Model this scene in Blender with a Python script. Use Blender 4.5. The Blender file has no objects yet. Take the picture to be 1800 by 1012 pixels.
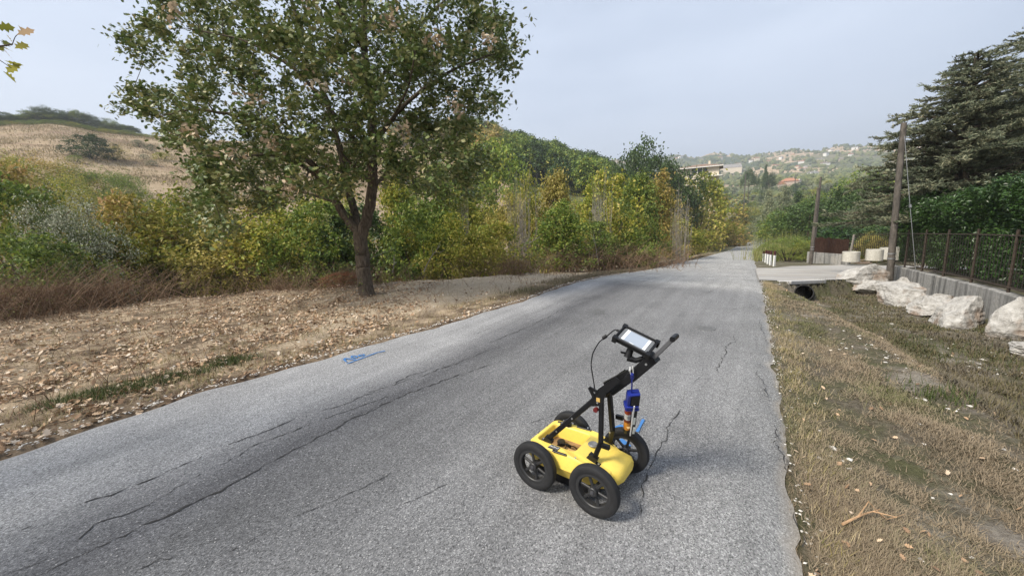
import bpy, math, random, bmesh
import numpy as np
from mathutils import Vector, Matrix
random.seed(7); RNG = np.random.default_rng(11)
SC = bpy.context.scene; COL = SC.collection
# ------------------------------------------------------------------ camera
F_PX = 676.0; PITCH = math.atan(109/676.0); ROLL = math.atan(.035); EYE = 1.6
cs, sn = math.cos(ROLL), math.sin(ROLL); cp, sp = math.cos(PITCH), math.sin(PITCH)
cam = bpy.data.cameras.new('camera'); camo = bpy.data.objects.new('camera', cam); COL.objects.link(camo)
cam.sensor_width = 36; cam.lens = F_PX/1800*36; cam.clip_end = 8000; cam.clip_start = .02
right = Vector((cs, -sn*sp, -sn*cp)); up = Vector((sn, cs*sp, cs*cp)); fwd = Vector((0, cp, -sp))
M = Matrix((right, up, -fwd)).transposed().to_4x4(); M.translation = (0, 0, EYE)
camo.matrix_world = M; SC.camera = camo
# ------------------------------------------------------------------ light
SUN_EL, SUN_FROM = math.radians(46), math.radians(-118)      # compass angle (from +Y, clockwise) the light comes from
w = bpy.data.worlds.new('World'); SC.world = w; w.use_nodes = True
nt = w.node_tree; nt.nodes.clear()
wo = nt.nodes.new('ShaderNodeOutputWorld'); bg = nt.nodes.new('ShaderNodeBackground'); sky = nt.nodes.new('ShaderNodeTexSky')
sky.sky_type = 'NISHITA'; sky.sun_disc = False; sky.sun_elevation = SUN_EL; sky.sun_rotation = SUN_FROM
sky.air_density = 1.0; sky.dust_density = 3.5; sky.ozone_density = 1.5; sky.altitude = 200
tc = nt.nodes.new('ShaderNodeTexCoord'); mp = nt.nodes.new('ShaderNodeMapping'); mp.inputs['Scale'].default_value = (1, 1, 3.2)
nz = nt.nodes.new('ShaderNodeTexNoise'); nz.inputs['Scale'].default_value = 1.6; nz.inputs['Detail'].default_value = 5; nz.inputs['Roughness'].default_value = .5
rp = nt.nodes.new('ShaderNodeMapRange'); rp.inputs[1].default_value = .32; rp.inputs[2].default_value = .68; rp.inputs[3].default_value = .50; rp.inputs[4].default_value = .93
mx = nt.nodes.new('ShaderNodeMix'); mx.data_type = 'RGBA'; mx.inputs[7].default_value = (5.35, 6.1, 7.4, 1)     # thin high veil of cloud
L = nt.links.new
L(tc.outputs['Generated'], mp.inputs['Vector']); L(mp.outputs[0], nz.inputs['Vector']); L(nz.outputs['Fac'], rp.inputs[0])
L(rp.outputs[0], mx.inputs[0]); L(sky.outputs[0], mx.inputs[6]); L(mx.outputs[2], bg.inputs['Color']); L(bg.outputs[0], wo.inputs[0])
bg.inputs['Strength'].default_value = .088
sl = bpy.data.lights.new('sun', 'SUN'); sl.energy = 3.9; sl.angle = math.radians(14.0); sl.color = (1, .93, .82)
so = bpy.data.objects.new('sun', sl); COL.objects.link(so)
sd = Vector((math.sin(SUN_FROM)*math.cos(SUN_EL), math.cos(SUN_FROM)*math.cos(SUN_EL), math.sin(SUN_EL)))
so.rotation_euler = sd.to_track_quat('Z', 'Y').to_euler()
SC.view_settings.view_transform = 'Standard'; SC.view_settings.look = 'None'; SC.view_settings.gamma = 1
SC.view_settings.exposure = .82
SC.render.engine = 'CYCLES'

# ------------------------------------------------------------------ helpers
def ray(x, y):
    a = (x-900)/F_PX; b = (506-y)/F_PX
    d = right*a + up*b + fwd
    return d
def at_depth(x, y, D):                       # the place seen at a pixel of the photo, D metres ahead
    d = ray(x, y); k = D/d.y
    return Vector((d.x*k, D, EYE+d.z*k))
U = np.array((.53, .848))                    # along the road; s along, t across (right positive)
def ST(x, y): return x*.53+y*.848, x*.848-y*.53
def XY(s, t): return s*.53+t*.848, s*.848-t*.53
ZS = [-60, -10, 9.5, 12, 16, 19.2, 24, 30, 41, 60, 80, 92, 112, 140, 200]
ZZ = [.5, 0, 0, -.13, -.45, -.7, -1.0, -1.38, -2.1, -3.2, -4.35, -4.85, -5.05, -5.2, -7]
def zr(s): return np.interp(s, ZS, ZZ)
def bend(s): return np.interp(s, [-100, 80, 95, 115, 140, 200], [0, 0, .6, 1.9, 6.5, 24])
def smooth(a, b, x):
    t = np.clip((np.asarray(x, float)-a)/(b-a), 0, 1); return t*t*(3-2*t)
def left_edge(s): return np.interp(s, [-60, 0, 1.5, 3, 4.7, 7.2, 200], [-4.9, -4.9, -4.95, -4.75, -4.48, -4.25, -4.23])
RE = .31
# rise of the land seen from the camera: azimuth (deg) -> distance, height tables
def _e(x, y):
    d = ray(x, y); return d.z/math.hypot(d.x, d.y)
def _az(x): 
    d = ray(x, 300); return math.degrees(math.atan2(d.x, d.y))
AZ = [-180, -100] + [_az(x) for x in (-60, 0, 60, 110, 200, 350, 500, 700, 840, 900, 960, 1020, 1060, 1120, 1170, 1250, 1310, 1400, 1500, 1600, 1900)] + [100, 180]
RN = [0, 40, 60, 90, 120, 160, 200, 260, 330, 450, 650, 900, 1150, 1300, 2600]
def hillcol(ey, rr=190, far=None):
    top = ey*rr+EYE+.9
    out = []
    for r in RN:
        if r <= 40: h = -3.0*r/40
        elif r <= rr: 
            k = (r-40)/(rr-40); h = -3 + (top+3)*(k**1.05)
        else: h = top*(1-.25*(r-rr)/(1300-rr))
        out.append(h)
    if far is not None:
        for i, r in enumerate(RN):
            if r >= 450: out[i] = max(out[i], far*r*smooth(300, 1150, r)) if r <= 1150 else far*1150
    return out
def valleycol(ef):
    base = {0: 0, 40: -3, 60: -4.5, 90: -6, 120: -6.5, 160: -2.5, 200: 2.5, 260: 11, 330: 20, 450: 34, 650: ef*650*.62, 900: ef*900*.86, 1150: ef*1150, 1300: ef*1160, 2600: ef*1000}
    return [base[r] for r in RN]
ED = {x: _e(x, y) for x, y in ((-60, 214), (0, 212), (60, 210), (110, 209), (200, 226), (350, 240), (500, 246), (700, 244), (840, 238), (900, 258), (960, 276), (1020, 296), (1060, 308))}
cols = [[-1.0*min(r, 60)/60 for r in RN], [-1.0*min(r, 60)/60 for r in RN]]
for x in (-60, 0, 60, 110, 200, 350, 500, 700, 840, 900, 960, 1020, 1060): cols.append(hillcol(ED[x], 190, None if x < 1000 else _e(x, 283)))
for x, y in ((1120, 280), (1170, 276), (1250, 271), (1310, 272), (1400, 264), (1500, 257), (1600, 250), (1900, 246)): cols.append(valleycol(_e(x, y)))
cols += [[-1.0*min(r, 60)/60 for r in RN]]*2
TAB = np.array(cols); AZn = np.array(AZ); RNn = np.array(RN, float)
def table(az, r):
    ia = np.clip(np.searchsorted(AZn, az)-1, 0, len(AZn)-2); ir = np.clip(np.searchsorted(RNn, r)-1, 0, len(RNn)-2)
    fa = (az-AZn[ia])/(AZn[ia+1]-AZn[ia]); fr = np.clip((r-RNn[ir])/(RNn[ir+1]-RNn[ir]), 0, 1)
    fa = fa*fa*(3-2*fa)
    a = TAB[ia, ir]*(1-fr)+TAB[ia, ir+1]*fr; b = TAB[ia+1, ir]*(1-fr)+TAB[ia+1, ir+1]*fr
    return a*(1-fa)+b*fa
_ph = RNG.uniform(0, 6.28, 24); _dr = RNG.normal(size=(24, 2))
def wob(x, y, scale, n=6, o=0):
    v = 0
    for i in range(n):
        k = (i+o) % 24; d = _dr[k]/np.linalg.norm(_dr[k])*(1+.45*i)/scale
        v = v+np.sin(x*d[0]*6.28+y*d[1]*6.28+_ph[k])/(1+.4*i)
    return v/2.2
def ditch(s): return np.interp(s, [-20, -2, 1, 4, 8, 11, 13, 20], [.0, .05, .12, .34, .58, .60, .52, .44])
def dpath(s): return np.interp(s, [-5, 2, 4, 8, 13, 20], [3.4, 3.2, 2.8, 2.15, 1.35, 1.3])
def s_b(t): return 13.45+1.5*(np.clip(t, .9, 9)-.9)
def G(x, y):
    x = np.asarray(x, float); y = np.asarray(y, float)
    s, t0 = ST(x, y); t = t0-bend(s); r = np.hypot(x, y); az = np.degrees(np.arctan2(x, y))
    z0 = zr(s); le = left_edge(s)
    # right side: verge, ditch, toe of the wall, raised garden behind it
    d = ditch(s)
    td = dpath(s); d = np.maximum(d, .02); zr_ = -.12*d*np.clip((t-RE)/.6, 0, 1)-(.88*d)*smooth(0, 1, (t-td+.95)/.9)+.10*d*smooth(td+.2, 4.2, t)
    gard = smooth(4.42, 4.5, t)*(1-smooth(18.4, 18.6, s))
    wt = wall_top(s)-.06
    zr_ = zr_*(1-gard)+(wt-z0)*gard
    kerb = smooth(-.42, -.10, s-s_b(t))*(t > RE)*(1-gard)
    drive = -.012*np.clip(t, 0, 40)
    zr_ = zr_*(1-kerb)+drive*kerb
    after = smooth(31, 38, s); zr_ = zr_*(1-after)+after*(-.1+.012*np.clip(t, 0, 40))
    # left side
    u = le-t
    zl = -.03-.028*np.clip(u, 0, 14)+.10*smooth(2.0, 5.0, u)*(1-smooth(9, 13, u))-1.1*smooth(pit_t(s), pit_t(s)+1.6, u)
    zz = z0+np.where(t > RE, zr_, np.where(t < le, zl, -.07-.004*np.clip(r-20, 0, 80)))
    bump = .035*wob(x, y, 2.3)+.018*wob(x, y, .8, o=7)
    off = smooth(0, .9, np.maximum(t-RE, le-t))
    onDrive = kerb*(1-after)
    zz = zz+bump*off*(1-onDrive*.95)*(1-gard)
    # distant land
    roadside = 1-smooth(7, 30, np.maximum(np.abs(t+2)-2.3, 0))
    far = smooth(28, 75, r)
    zt = table(az, r)
    mixf = far*(1-roadside*(1-smooth(150, 210, s))*(s > 0))
    lumps = wob(x, y, 120, o=3)*np.clip(r-120, 0, 800)*.012
    return zz*(1-mixf)+(zt+lumps*.55)*mixf
def pit_t(s): return np.interp(s, [-20, 0, 3, 7, 10, 14, 20, 30, 200], [13, 13, 12, 7.5, 4.0, 3.2, 2.4, 2.0, 2.0])
def wall_top(s): return np.interp(s, [0, 12, 19], [.02, -.02, -.24])
def g1(x, y): return float(G(x, y))
def hit(px, py):                                # where a line of sight from the camera meets the ground
    d = ray(px, py); k = .5; h = np.array
    ks = np.geomspace(1.0, 3000, 6000); X = d.x*ks; Y = d.y*ks; Z = EYE+d.z*ks
    i = np.argmax(Z < G(X, Y)); 
    return Vector((X[i], Y[i], float(G(X[i], Y[i]))))

def tag(o, label=None, cat=None, group=None, kind=None):
    if label: o['label'] = label
    if cat: o['category'] = cat
    if group: o['group'] = group
    if kind: o['kind'] = kind
    return o
def empty(name, loc=(0, 0, 0), rz=0):
    o = bpy.data.objects.new(name, None); COL.objects.link(o); o.location = loc; o.rotation_euler = (0, 0, rz); o.empty_display_size = .2
    return o
def copy_tree(o, parent=None):
    c = o.copy(); COL.objects.link(c); c.parent = parent
    for ch in o.children: copy_tree(ch, c)
    return c
class Geo:
    def __init__(s): s.v = []; s.f = []; s.n = 0; s.m = []; s.r = []
    def add(s, v, f, mi=0, rnd=None):
        v = np.asarray(v, float).reshape(-1, 3)
        if isinstance(f, np.ndarray): s.f.append((f+s.n)); cnt = len(f)
        else:
            cnt = len(f); s.f += [[i+s.n for i in q] for q in f]
        s.v.append(v); s.n += len(v); s.m += [(cnt, mi)] 
        s.r.append(np.full(len(v), random.random()) if rnd is None else (np.full(len(v), rnd) if np.isscalar(rnd) else rnd))
        return s
    def mesh(s, name, mats, smoothf=False):
        V = np.concatenate(s.v) if s.v else np.zeros((0, 3))
        loops = []; tot = []
        for q in s.f:
            if isinstance(q, np.ndarray): loops.append(q.ravel()); tot.append(np.full(len(q), q.shape[1]))
            else: loops.append(np.array(q)); tot.append(np.array([len(q)]))
        loops = np.concatenate(loops).astype(np.int32); tot = np.concatenate(tot).astype(np.int32)
        me = bpy.data.meshes.new(name); me.vertices.add(len(V)); me.vertices.foreach_set('co', V.astype(np.float32).ravel())
        me.loops.add(len(loops)); me.loops.foreach_set('vertex_index', loops)
        me.polygons.add(len(tot)); st = np.concatenate(([0], np.cumsum(tot)[:-1])).astype(np.int32)
        me.polygons.foreach_set('loop_start', st)
        me.polygons.foreach_set('loop_total', tot)
        me.update(calc_edges=True)
        a = me.attributes.new('rnd', 'FLOAT', 'POINT'); a.data.foreach_set('value', np.concatenate(s.r).astype(np.float32))
        for m in (mats if isinstance(mats, (list, tuple)) else [mats]): me.materials.append(m)
        mi = np.concatenate([np.full(c, k) for c, k in s.m]).astype(np.int32); me.polygons.foreach_set('material_index', mi)
        me.polygons.foreach_set('use_smooth', np.full(len(tot), bool(smoothf)))
        if smoothf and len(tot) < 20000: me.set_sharp_from_angle(angle=math.radians(38))
        return me
    def build(s, name, mats, parent=None, smoothf=False, loc=None):
        o = bpy.data.objects.new(name, s.mesh(name, mats, smoothf)); COL.objects.link(o); o.parent = parent
        if loc is not None: o.location = loc
        return o
    def box(s, a, b, mi=0):
        x0, y0, z0 = a; x1, y1, z1 = b
        return s.add([(x0, y0, z0), (x1, y0, z0), (x1, y1, z0), (x0, y1, z0), (x0, y0, z1), (x1, y0, z1), (x1, y1, z1), (x0, y1, z1)],
                     [[3, 2, 1, 0], [4, 5, 6, 7], [0, 1, 5, 4], [1, 2, 6, 5], [2, 3, 7, 6], [3, 0, 4, 7]], mi)
    def bar(s, p, q, w, h, mi=0, upv=(0, 0, 1), bev=0):
        p = Vector(p); q = Vector(q); d = (q-p).normalized(); sv = d.cross(Vector(upv))
        if sv.length < 1e-4: sv = d.cross(Vector((1, 0, 0)))
        sv.normalize(); uv = sv.cross(d)
        pr = [(-w/2, -h/2), (w/2, -h/2), (w/2, h/2), (-w/2, h/2)]
        if bev:
            b = bev; W, H = w/2, h/2
            pr = [(-W+b, -H), (W-b, -H), (W, -H+b), (W, H-b), (W-b, H), (-W+b, H), (-W, H-b), (-W, -H+b)]
        n = len(pr); vs = [p+sv*a+uv*b for a, b in pr]+[q+sv*a+uv*b for a, b in pr]
        fs = [list(range(n))[::-1], list(range(n, 2*n))]+[[i, (i+1) % n, (i+1) % n+n, i+n] for i in range(n)]
        return s.add([tuple(v) for v in vs], fs, mi)
    def tube(s, pts, rad, k=6, mi=0, cap=True, rnd=None):
        P = np.asarray(pts, float); n = len(P); R = np.full(n, rad) if np.isscalar(rad) else np.asarray(rad, float)
        T = np.gradient(P, axis=0); T /= np.linalg.norm(T, axis=1)[:, None]+1e-9
        ref = np.array((0, 0, 1.)) if abs(T[0][2]) < .9 else np.array((1., 0, 0))
        A = np.cross(T, ref); A /= np.linalg.norm(A, axis=1)[:, None]+1e-9; B = np.cross(T, A)
        an = np.arange(k)*2*math.pi/k
        V = P[:, None, :]+R[:, None, None]*(A[:, None, :]*np.cos(an)[None, :, None]+B[:, None, :]*np.sin(an)[None, :, None])
        i = np.arange(n-1)[:, None]*k+np.arange(k)[None, :]; j = np.arange(n-1)[:, None]*k+(np.arange(k)[None, :]+1) % k
        fa = np.stack((i, j, j+k, i+k), -1).reshape(-1, 4)
        s.add(V.reshape(-1, 3), fa, mi, rnd)
        if cap:
            c = s.n-n*k
            s.f += [[c+q for q in range(k)][::-1], [c+(n-1)*k+q for q in range(k)]]; s.m.append((2, mi))
        return s
    def lathe(s, prof, k=24, axis='z', c=(0, 0, 0), mi=0, closed=False):
        vs = []; n = len(prof)
        for i in range(k):
            a = 2*math.pi*i/k
            for r, h in prof:
                u, v = r*math.cos(a), r*math.sin(a)
                vs.append((c[0]+u, c[1]+v, c[2]+h) if axis == 'z' else (c[0]+u, c[1]+h, c[2]+v))
        fs = []
        for i in range(k):
            j = (i+1) % k
            for q in range(n if closed else n-1):
                q2 = (q+1) % n; fs.append([i*n+q, j*n+q, j*n+q2, i*n+q2])
        if not closed:
            fs.append([i*n for i in range(k)][::-1]); fs.append([i*n+n-1 for i in range(k)])
        return s.add(vs, fs, mi)

# ------------------------------------------------------------------ materials
def newmat(name):
    m = bpy.data.materials.new(name); m.use_nodes = True; nt = m.node_tree
    return m, nt, nt.nodes['Principled BSDF']
def N(nt, t, **kw):
    n = nt.nodes.new('ShaderNode'+t)
    for k, v in kw.items(): setattr(n, k, v)
    return n
def noise(nt, scale, detail=4, rough=.55, vec=None, dist=0):
    n = N(nt, 'TexNoise'); n.inputs['Scale'].default_value = scale; n.inputs['Detail'].default_value = detail; n.inputs['Roughness'].default_value = rough; n.inputs['Distortion'].default_value = dist
    if vec is not None: nt.links.new(vec, n.inputs['Vector'])
    return n.outputs['Fac']
def ramp(nt, fac, stops, const=False):
    r = N(nt, 'ValToRGB'); e = r.color_ramp; 
    if const: e.interpolation = 'CONSTANT'
    while len(e.elements) < len(stops): e.elements.new(.5)
    for el, (p, c) in zip(e.elements, stops): el.position = p; el.color = (*c, 1) if len(c) == 3 else c
    nt.links.new(fac, r.inputs[0]); return r.outputs[0]
def mixc(nt, fac, a, b, mode='MIX'):
    m = N(nt, 'Mix', data_type='RGBA', blend_type=mode)
    for sock, v in ((0, fac), (6, a), (7, b)):
        if isinstance(v, (int, float)): m.inputs[sock].default_value = v
        elif isinstance(v, tuple): m.inputs[sock].default_value = (*v[:3], 1)
        else: nt.links.new(v, m.inputs[sock])
    return m.outputs[2]
def mrange(nt, v, a, b, c=0, d=1):
    m = N(nt, 'MapRange'); nt.links.new(v, m.inputs[0])
    for i, k in zip((1, 2, 3, 4), (a, b, c, d)): m.inputs[i].default_value = k
    return m.outputs[0]
def mth(nt, op, a, b=0.0):
    m = N(nt, 'Math', operation=op)
    for i, v in enumerate((a, b)):
        if isinstance(v, (int, float)): m.inputs[i].default_value = v
        else: nt.links.new(v, m.inputs[i])
    return m.outputs[0]
def bump(nt, bs, h, strength=.4, dist=.01):
    b = N(nt, 'Bump'); b.inputs['Strength'].default_value = strength; b.inputs['Distance'].default_value = dist
    nt.links.new(h, b.inputs['Height']); nt.links.new(b.outputs[0], bs.inputs['Normal'])
def plain(name, col, rough=.5, metal=0, var=.0, nscale=30, bmp=0, spec=.5, emit=0):
    m, nt, bs = newmat(name); bs.inputs['Roughness'].default_value = rough; bs.inputs['Metallic'].default_value = metal
    bs.inputs['Specular IOR Level'].default_value = spec
    tc = N(nt, 'TexCoord'); f = noise(nt, nscale, 5, .6, tc.outputs['Object'])
    lo = tuple(c*(1-var) for c in col); hi = tuple(min(1, c*(1+var)) for c in col)
    nt.links.new(ramp(nt, f, [(.3, lo), (.7, hi)]), bs.inputs['Base Color'])
    if bmp: bump(nt, bs, f, bmp, .01)
    if emit: bs.inputs['Emission Color'].default_value = (*col, 1); bs.inputs['Emission Strength'].default_value = emit
    return m
def leafmat(name, cols, transl=.3, rough=.55, patch=.0, pscale=.6, gloss=.35, boost=1.7):
    """each leaf takes one of the colours by its own random number; patch lets neighbouring leaves turn together"""
    m, nt, bs = newmat(name)
    at = N(nt, 'Attribute', attribute_name='rnd'); v = at.outputs['Fac']
    oi = N(nt, 'ObjectInfo')
    if patch:
        tc = N(nt, 'TexCoord'); mp_ = N(nt, 'VectorMath', operation='ADD'); nt.links.new(tc.outputs['Object'], mp_.inputs[0]); nt.links.new(oi.outputs['Random'], mp_.inputs[1])
        f = noise(nt, pscale, 2, .5, mp_.outputs[0]); f = mrange(nt, f, .35, .65)
        v = mth(nt, 'ADD', mth(nt, 'MULTIPLY', v, 1-patch), mth(nt, 'MULTIPLY', f, patch))
    cols = [tuple(min(.62, q*boost*k_) for q, k_ in zip(cc, (1.08, .95, .85) if cc[1] > cc[0]*.85 else (.97, 1.0, 1.06))) for cc in cols]; n = len(cols); c = ramp(nt, v, [(i/(n-1)*.98, cc) for i, cc in enumerate(cols)])
    hs = N(nt, 'HueSaturation'); nt.links.new(c, hs.inputs['Color'])
    nt.links.new(mrange(nt, oi.outputs['Random'], 0, 1, .85, 1.2), hs.inputs['Value'])
    c = hs.outputs[0]
    nt.links.new(c, bs.inputs['Base Color']); bs.inputs['Roughness'].default_value = rough; bs.inputs['Specular IOR Level'].default_value = gloss
    tr = N(nt, 'BsdfTranslucent'); nt.links.new(c, tr.inputs['Color']); ms = N(nt, 'MixShader'); ms.inputs[0].default_value = transl*.75
    out = nt.nodes['Material Output']; nt.links.new(bs.outputs[0], ms.inputs[1]); nt.links.new(tr.outputs[0], ms.inputs[2]); nt.links.new(ms.outputs[0], out.inputs[0])
    return m
def barkmat(name, a, b, sc=18):
    m, nt, bs = newmat(name); tc = N(nt, 'TexCoord'); mp_ = N(nt, 'Mapping'); mp_.inputs['Scale'].default_value = (1, 1, .28); nt.links.new(tc.outputs['Object'], mp_.inputs[0])
    f = noise(nt, sc, 7, .7, mp_.outputs[0], .6); nt.links.new(ramp(nt, f, [(.32, a), (.68, b)]), bs.inputs['Base Color']); bs.inputs['Roughness'].default_value = .95; bs.inputs['Specular IOR Level'].default_value = .15
    bump(nt, bs, f, 1.0, .03); return m
BARK = barkmat('oak_bark', (.035, .027, .02), (.17, .135, .10))
TWIG = barkmat('twig_bark', (.05, .04, .03), (.14, .11, .085), 30)
GREYTWIG = barkmat('grey_twig', (.16, .14, .12), (.34, .31, .27), 30)
DRYTWIG = barkmat('dry_twig', (.13, .08, .05), (.30, .21, .14), 30)
OAK = leafmat('oak_leaves', [(.022, .042, .010), (.04, .072, .016), (.06, .10, .024), (.085, .125, .035), (.10, .13, .05), (.135, .16, .06), (.20, .20, .10)], .25, .45, .1, 1.2, .5, boost=1.4)
GREEN = leafmat('green_leaves', [(.03, .055, .012), (.055, .095, .02), (.08, .13, .025), (.13, .17, .035), (.20, .20, .05)], .4, .55, .25, boost=1.85)
YGREEN = leafmat('yellow_green_leaves', [(.05, .085, .015), (.10, .14, .02), (.17, .19, .03), (.25, .24, .06), (.34, .27, .09)], .4, .55, .35, boost=1.75)
YELLOW = leafmat('yellow_leaves', [(.12, .14, .03), (.22, .22, .05), (.33, .31, .10), (.42, .37, .17)], .4, .6, .2, boost=1.4)
ORANGE = leafmat('orange_leaves', [(.05, .08, .015), (.13, .14, .025), (.24, .21, .05), (.33, .24, .08), (.38, .21, .10)], .4, .6, .35, .9, boost=1.45)
SILVER = leafmat('silver_leaves', [(.10, .14, .07), (.20, .25, .16), (.42, .48, .40), (.55, .6, .54)], .2, .6, .2, boost=1.05)
DGREEN = leafmat('dark_green_leaves', [(.015, .032, .010), (.025, .05, .014), (.04, .075, .02), (.06, .10, .028)], .25, .5, .3)
HEDGE = leafmat('hedge_leaves', [(.016, .04, .010), (.03, .075, .018), (.045, .11, .026), (.07, .15, .035)], .25, .4, .2, .6, .5, boost=1.0)
GGREY = leafmat('grey_green_leaves', [(.05, .075, .045), (.09, .12, .075), (.14, .17, .11), (.19, .20, .14)], .25, .6, .3)
REDDRY = leafmat('dry_brown_leaves', [(.07, .035, .02), (.14, .07, .035), (.22, .13, .07), (.30, .20, .12), (.12, .11, .03)], .2, .8, .4, .9, boost=1.0)
RUST = leafmat('rust_leaves', [(.08, .025, .012), (.16, .05, .02), (.22, .08, .03), (.2, .13, .05)], .2, .8, .3)
TANDRY = leafmat('pale_dry_leaves', [(.16, .11, .06), (.28, .20, .12), (.40, .30, .19), (.5, .4, .27)], .2, .8, .2, boost=1.1)
LITTER = leafmat('fallen_leaves', [(.10, .065, .04), (.24, .145, .08), (.39, .25, .14), (.50, .37, .245), (.58, .49, .38)], .1, .8, .15, boost=1.1)
STRAW = leafmat('straw', [(.12, .09, .045), (.22, .17, .09), (.34, .27, .16), (.16, .15, .055), (.10, .12, .035)], .15, .8, .35, 1.1, boost=1.3)
VERGE = leafmat('verge_grass', [(.11, .09, .06), (.17, .15, .11), (.21, .19, .145), (.12, .125, .07), (.075, .095, .035)], .2, .8, .6, .8, boost=1.15)
DITCHG = leafmat('ditch_grass', [(.085, .07, .05), (.13, .11, .08), (.12, .11, .065), (.07, .08, .04), (.05, .07, .03)], .2, .8, .5, 1.0, boost=1.1)
FRESH = leafmat('fresh_grass', [(.03, .05, .014), (.055, .085, .022), (.10, .125, .045)], .3, .6, .1, boost=1.2)
CEDARL = leafmat('cedar_needles', [(.03, .045, .03), (.055, .075, .05), (.095, .115, .08), (.17, .18, .125)], .15, .6, .3, .7, .3, boost=1.6)
PALEGRASS = leafmat('reed_grass', [(.10, .12, .04), (.16, .18, .07), (.24, .24, .12)], .3, .7, .3)

def gravel_nodes(nt, vec): return None

# ------------------------------------------------------------------ terrain
def make_terrain():
    az = np.concatenate((np.arange(-180, -75, 5), np.arange(-75, 75, .36), np.arange(75, 180, 5)))
    rr = np.concatenate(([.01], np.geomspace(.5, 3200, 430)))
    A, R = np.meshgrid(np.radians(az), rr, indexing='ij'); X = R*np.sin(A); Y = R*np.cos(A); Z = G(X, Y)
    V = np.stack((X, Y, Z), -1).reshape(-1, 3); na, nr = len(az), len(rr)
    i = (np.arange(na)[:, None]); j = np.arange(nr-1)[None, :]; i2 = (i+1) % na
    Fq = np.stack((i*nr+j, i2*nr+j, i2*nr+j+1, i*nr+j+1), -1).reshape(-1, 4)[:, ::-1]
    g = Geo(); g.add(V, Fq, 0, 0.5)
    m, nt, bs = newmat('land'); tc = N(nt, 'TexCoord'); P = tc.outputs['Object']
    z = N(nt, 'Attribute', attribute_name='zone'); sep = N(nt, 'SeparateColor'); nt.links.new(z.outputs['Color'], sep.inputs[0])
    far = N(nt, 'Attribute', attribute_name='far').outputs['Fac']
    fine = noise(nt, 22, 8, .75, P); mid = noise(nt, 2.2, 6, .65, P); big = noise(nt, .35, 4, .6, P)
    soil = ramp(nt, fine, [(.25, (.06, .042, .03)), (.5, (.15, .11, .075)), (.75, (.30, .23, .16))])
    pale = ramp(nt, fine, [(.25, (.22, .165, .11)), (.5, (.41, .32, .22)), (.8, (.60, .50, .38))])
    litter = mixc(nt, mrange(nt, mid, .42, .6), soil, pale)
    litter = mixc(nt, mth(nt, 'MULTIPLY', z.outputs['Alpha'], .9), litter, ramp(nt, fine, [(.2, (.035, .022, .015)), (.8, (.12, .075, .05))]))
    litter = mixc(nt, mth(nt, 'MULTIPLY', sep.outputs[2], .85), litter, ramp(nt, fine, [(.25, (.26, .21, .155)), (.5, (.47, .385, .28)), (.75, (.64, .54, .42))]))
    grassy = ramp(nt, fine, [(.25, (.06, .05, .037)), (.5, (.135, .115, .085)), (.78, (.29, .255, .20))])
    green = ramp(nt, fine, [(.25, (.055, .053, .03)), (.6, (.115, .115, .06)), (.8, (.19, .18, .11))])
    verge = mixc(nt, mrange(nt, mid, .4, .62), grassy, green)
    verge = mixc(nt, mrange(nt, noise(nt, .9, 5, .65, P), .54, .66, 0, .75), verge, ramp(nt, fine, [(.3, (.20, .17, .14)), (.7, (.42, .38, .33))]))
    c = mixc(nt, sep.outputs[0], verge, litter)
    # stubble field on the left hill
    mpf = N(nt, 'Mapping'); mpf.inputs['Rotation'].default_value = (0, 0, .25); mpf.inputs['Scale'].default_value = (.012, .11, .03); nt.links.new(P, mpf.inputs[0])
    st = noise(nt, 1.0, 8, .65, mpf.outputs[0], .5); st2 = noise(nt, 1.2, 5, .7, P)
    field = ramp(nt, st, [(.33, (.16, .105, .075)), (.44, (.29, .21, .14)), (.55, (.37, .285, .19)), (.66, (.29, .22, .145)), (.8, (.44, .35, .25))])
    field = mixc(nt, mrange(nt, noise(nt, .9, 8, .8, P), .45, .62, 0, .6), field, (.17, .135, .07)); field = mixc(nt, mrange(nt, noise(nt, .035, 4, .6, P), .5, .62, 0, .6), field, (.20, .14, .10))
    c = mixc(nt, sep.outputs[1], c, field)
    # far slopes: scrub with a patchwork of fields
    dist = N(nt, 'VectorMath', operation='ADD'); nt.links.new(P, dist.inputs[0])
    nv = N(nt, 'TexNoise'); nv.inputs['Scale'].default_value = .012; nt.links.new(P, nv.inputs['Vector'])
    sc_ = N(nt, 'VectorMath', operation='SCALE'); sc_.inputs['Scale'].default_value = 90; nt.links.new(nv.outputs['Color'], sc_.inputs[0]); nt.links.new(sc_.outputs[0], dist.inputs[1])
    mpv = N(nt, 'Mapping'); mpv.inputs['Scale'].default_value = (.010, .006, .0); nt.links.new(dist.outputs[0], mpv.inputs[0])
    vo = N(nt, 'TexVoronoi'); vo.inputs['Scale'].default_value = 1; nt.links.new(mpv.outputs[0], vo.inputs['Vector'])
    sv = N(nt, 'SeparateColor'); nt.links.new(vo.outputs['Color'], sv.inputs[0])
    patch = ramp(nt, sv.outputs[0], [(0, (.07, .09, .045)), (.22, (.13, .135, .07)), (.40, (.19, .17, .10)), (.55, (.36, .27, .18)), (.72, (.44, .33, .22)), (.9, (.27, .23, .14))], True)
    tex = noise(nt, .12, 6, .7, P); patch = mixc(nt, mrange(nt, tex, .46, .60, 0, .6), patch, (.06, .075, .04))
    c = mixc(nt, far, c, patch)
    nt.links.new(c, bs.inputs['Base Color']); bs.inputs['Roughness'].default_value = 1; bs.inputs['Specular IOR Level'].default_value = .1
    bump(nt, bs, mth(nt, 'ADD', fine, mid), .9, .05)
    o = g.build('ground', m, None, True); tag(o, kind='structure')
    me = o.data; s, t = ST(V[:, 0], V[:, 1]); r = np.hypot(V[:, 0], V[:, 1]); azd = np.degrees(np.arctan2(V[:, 0], V[:, 1]))
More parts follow.
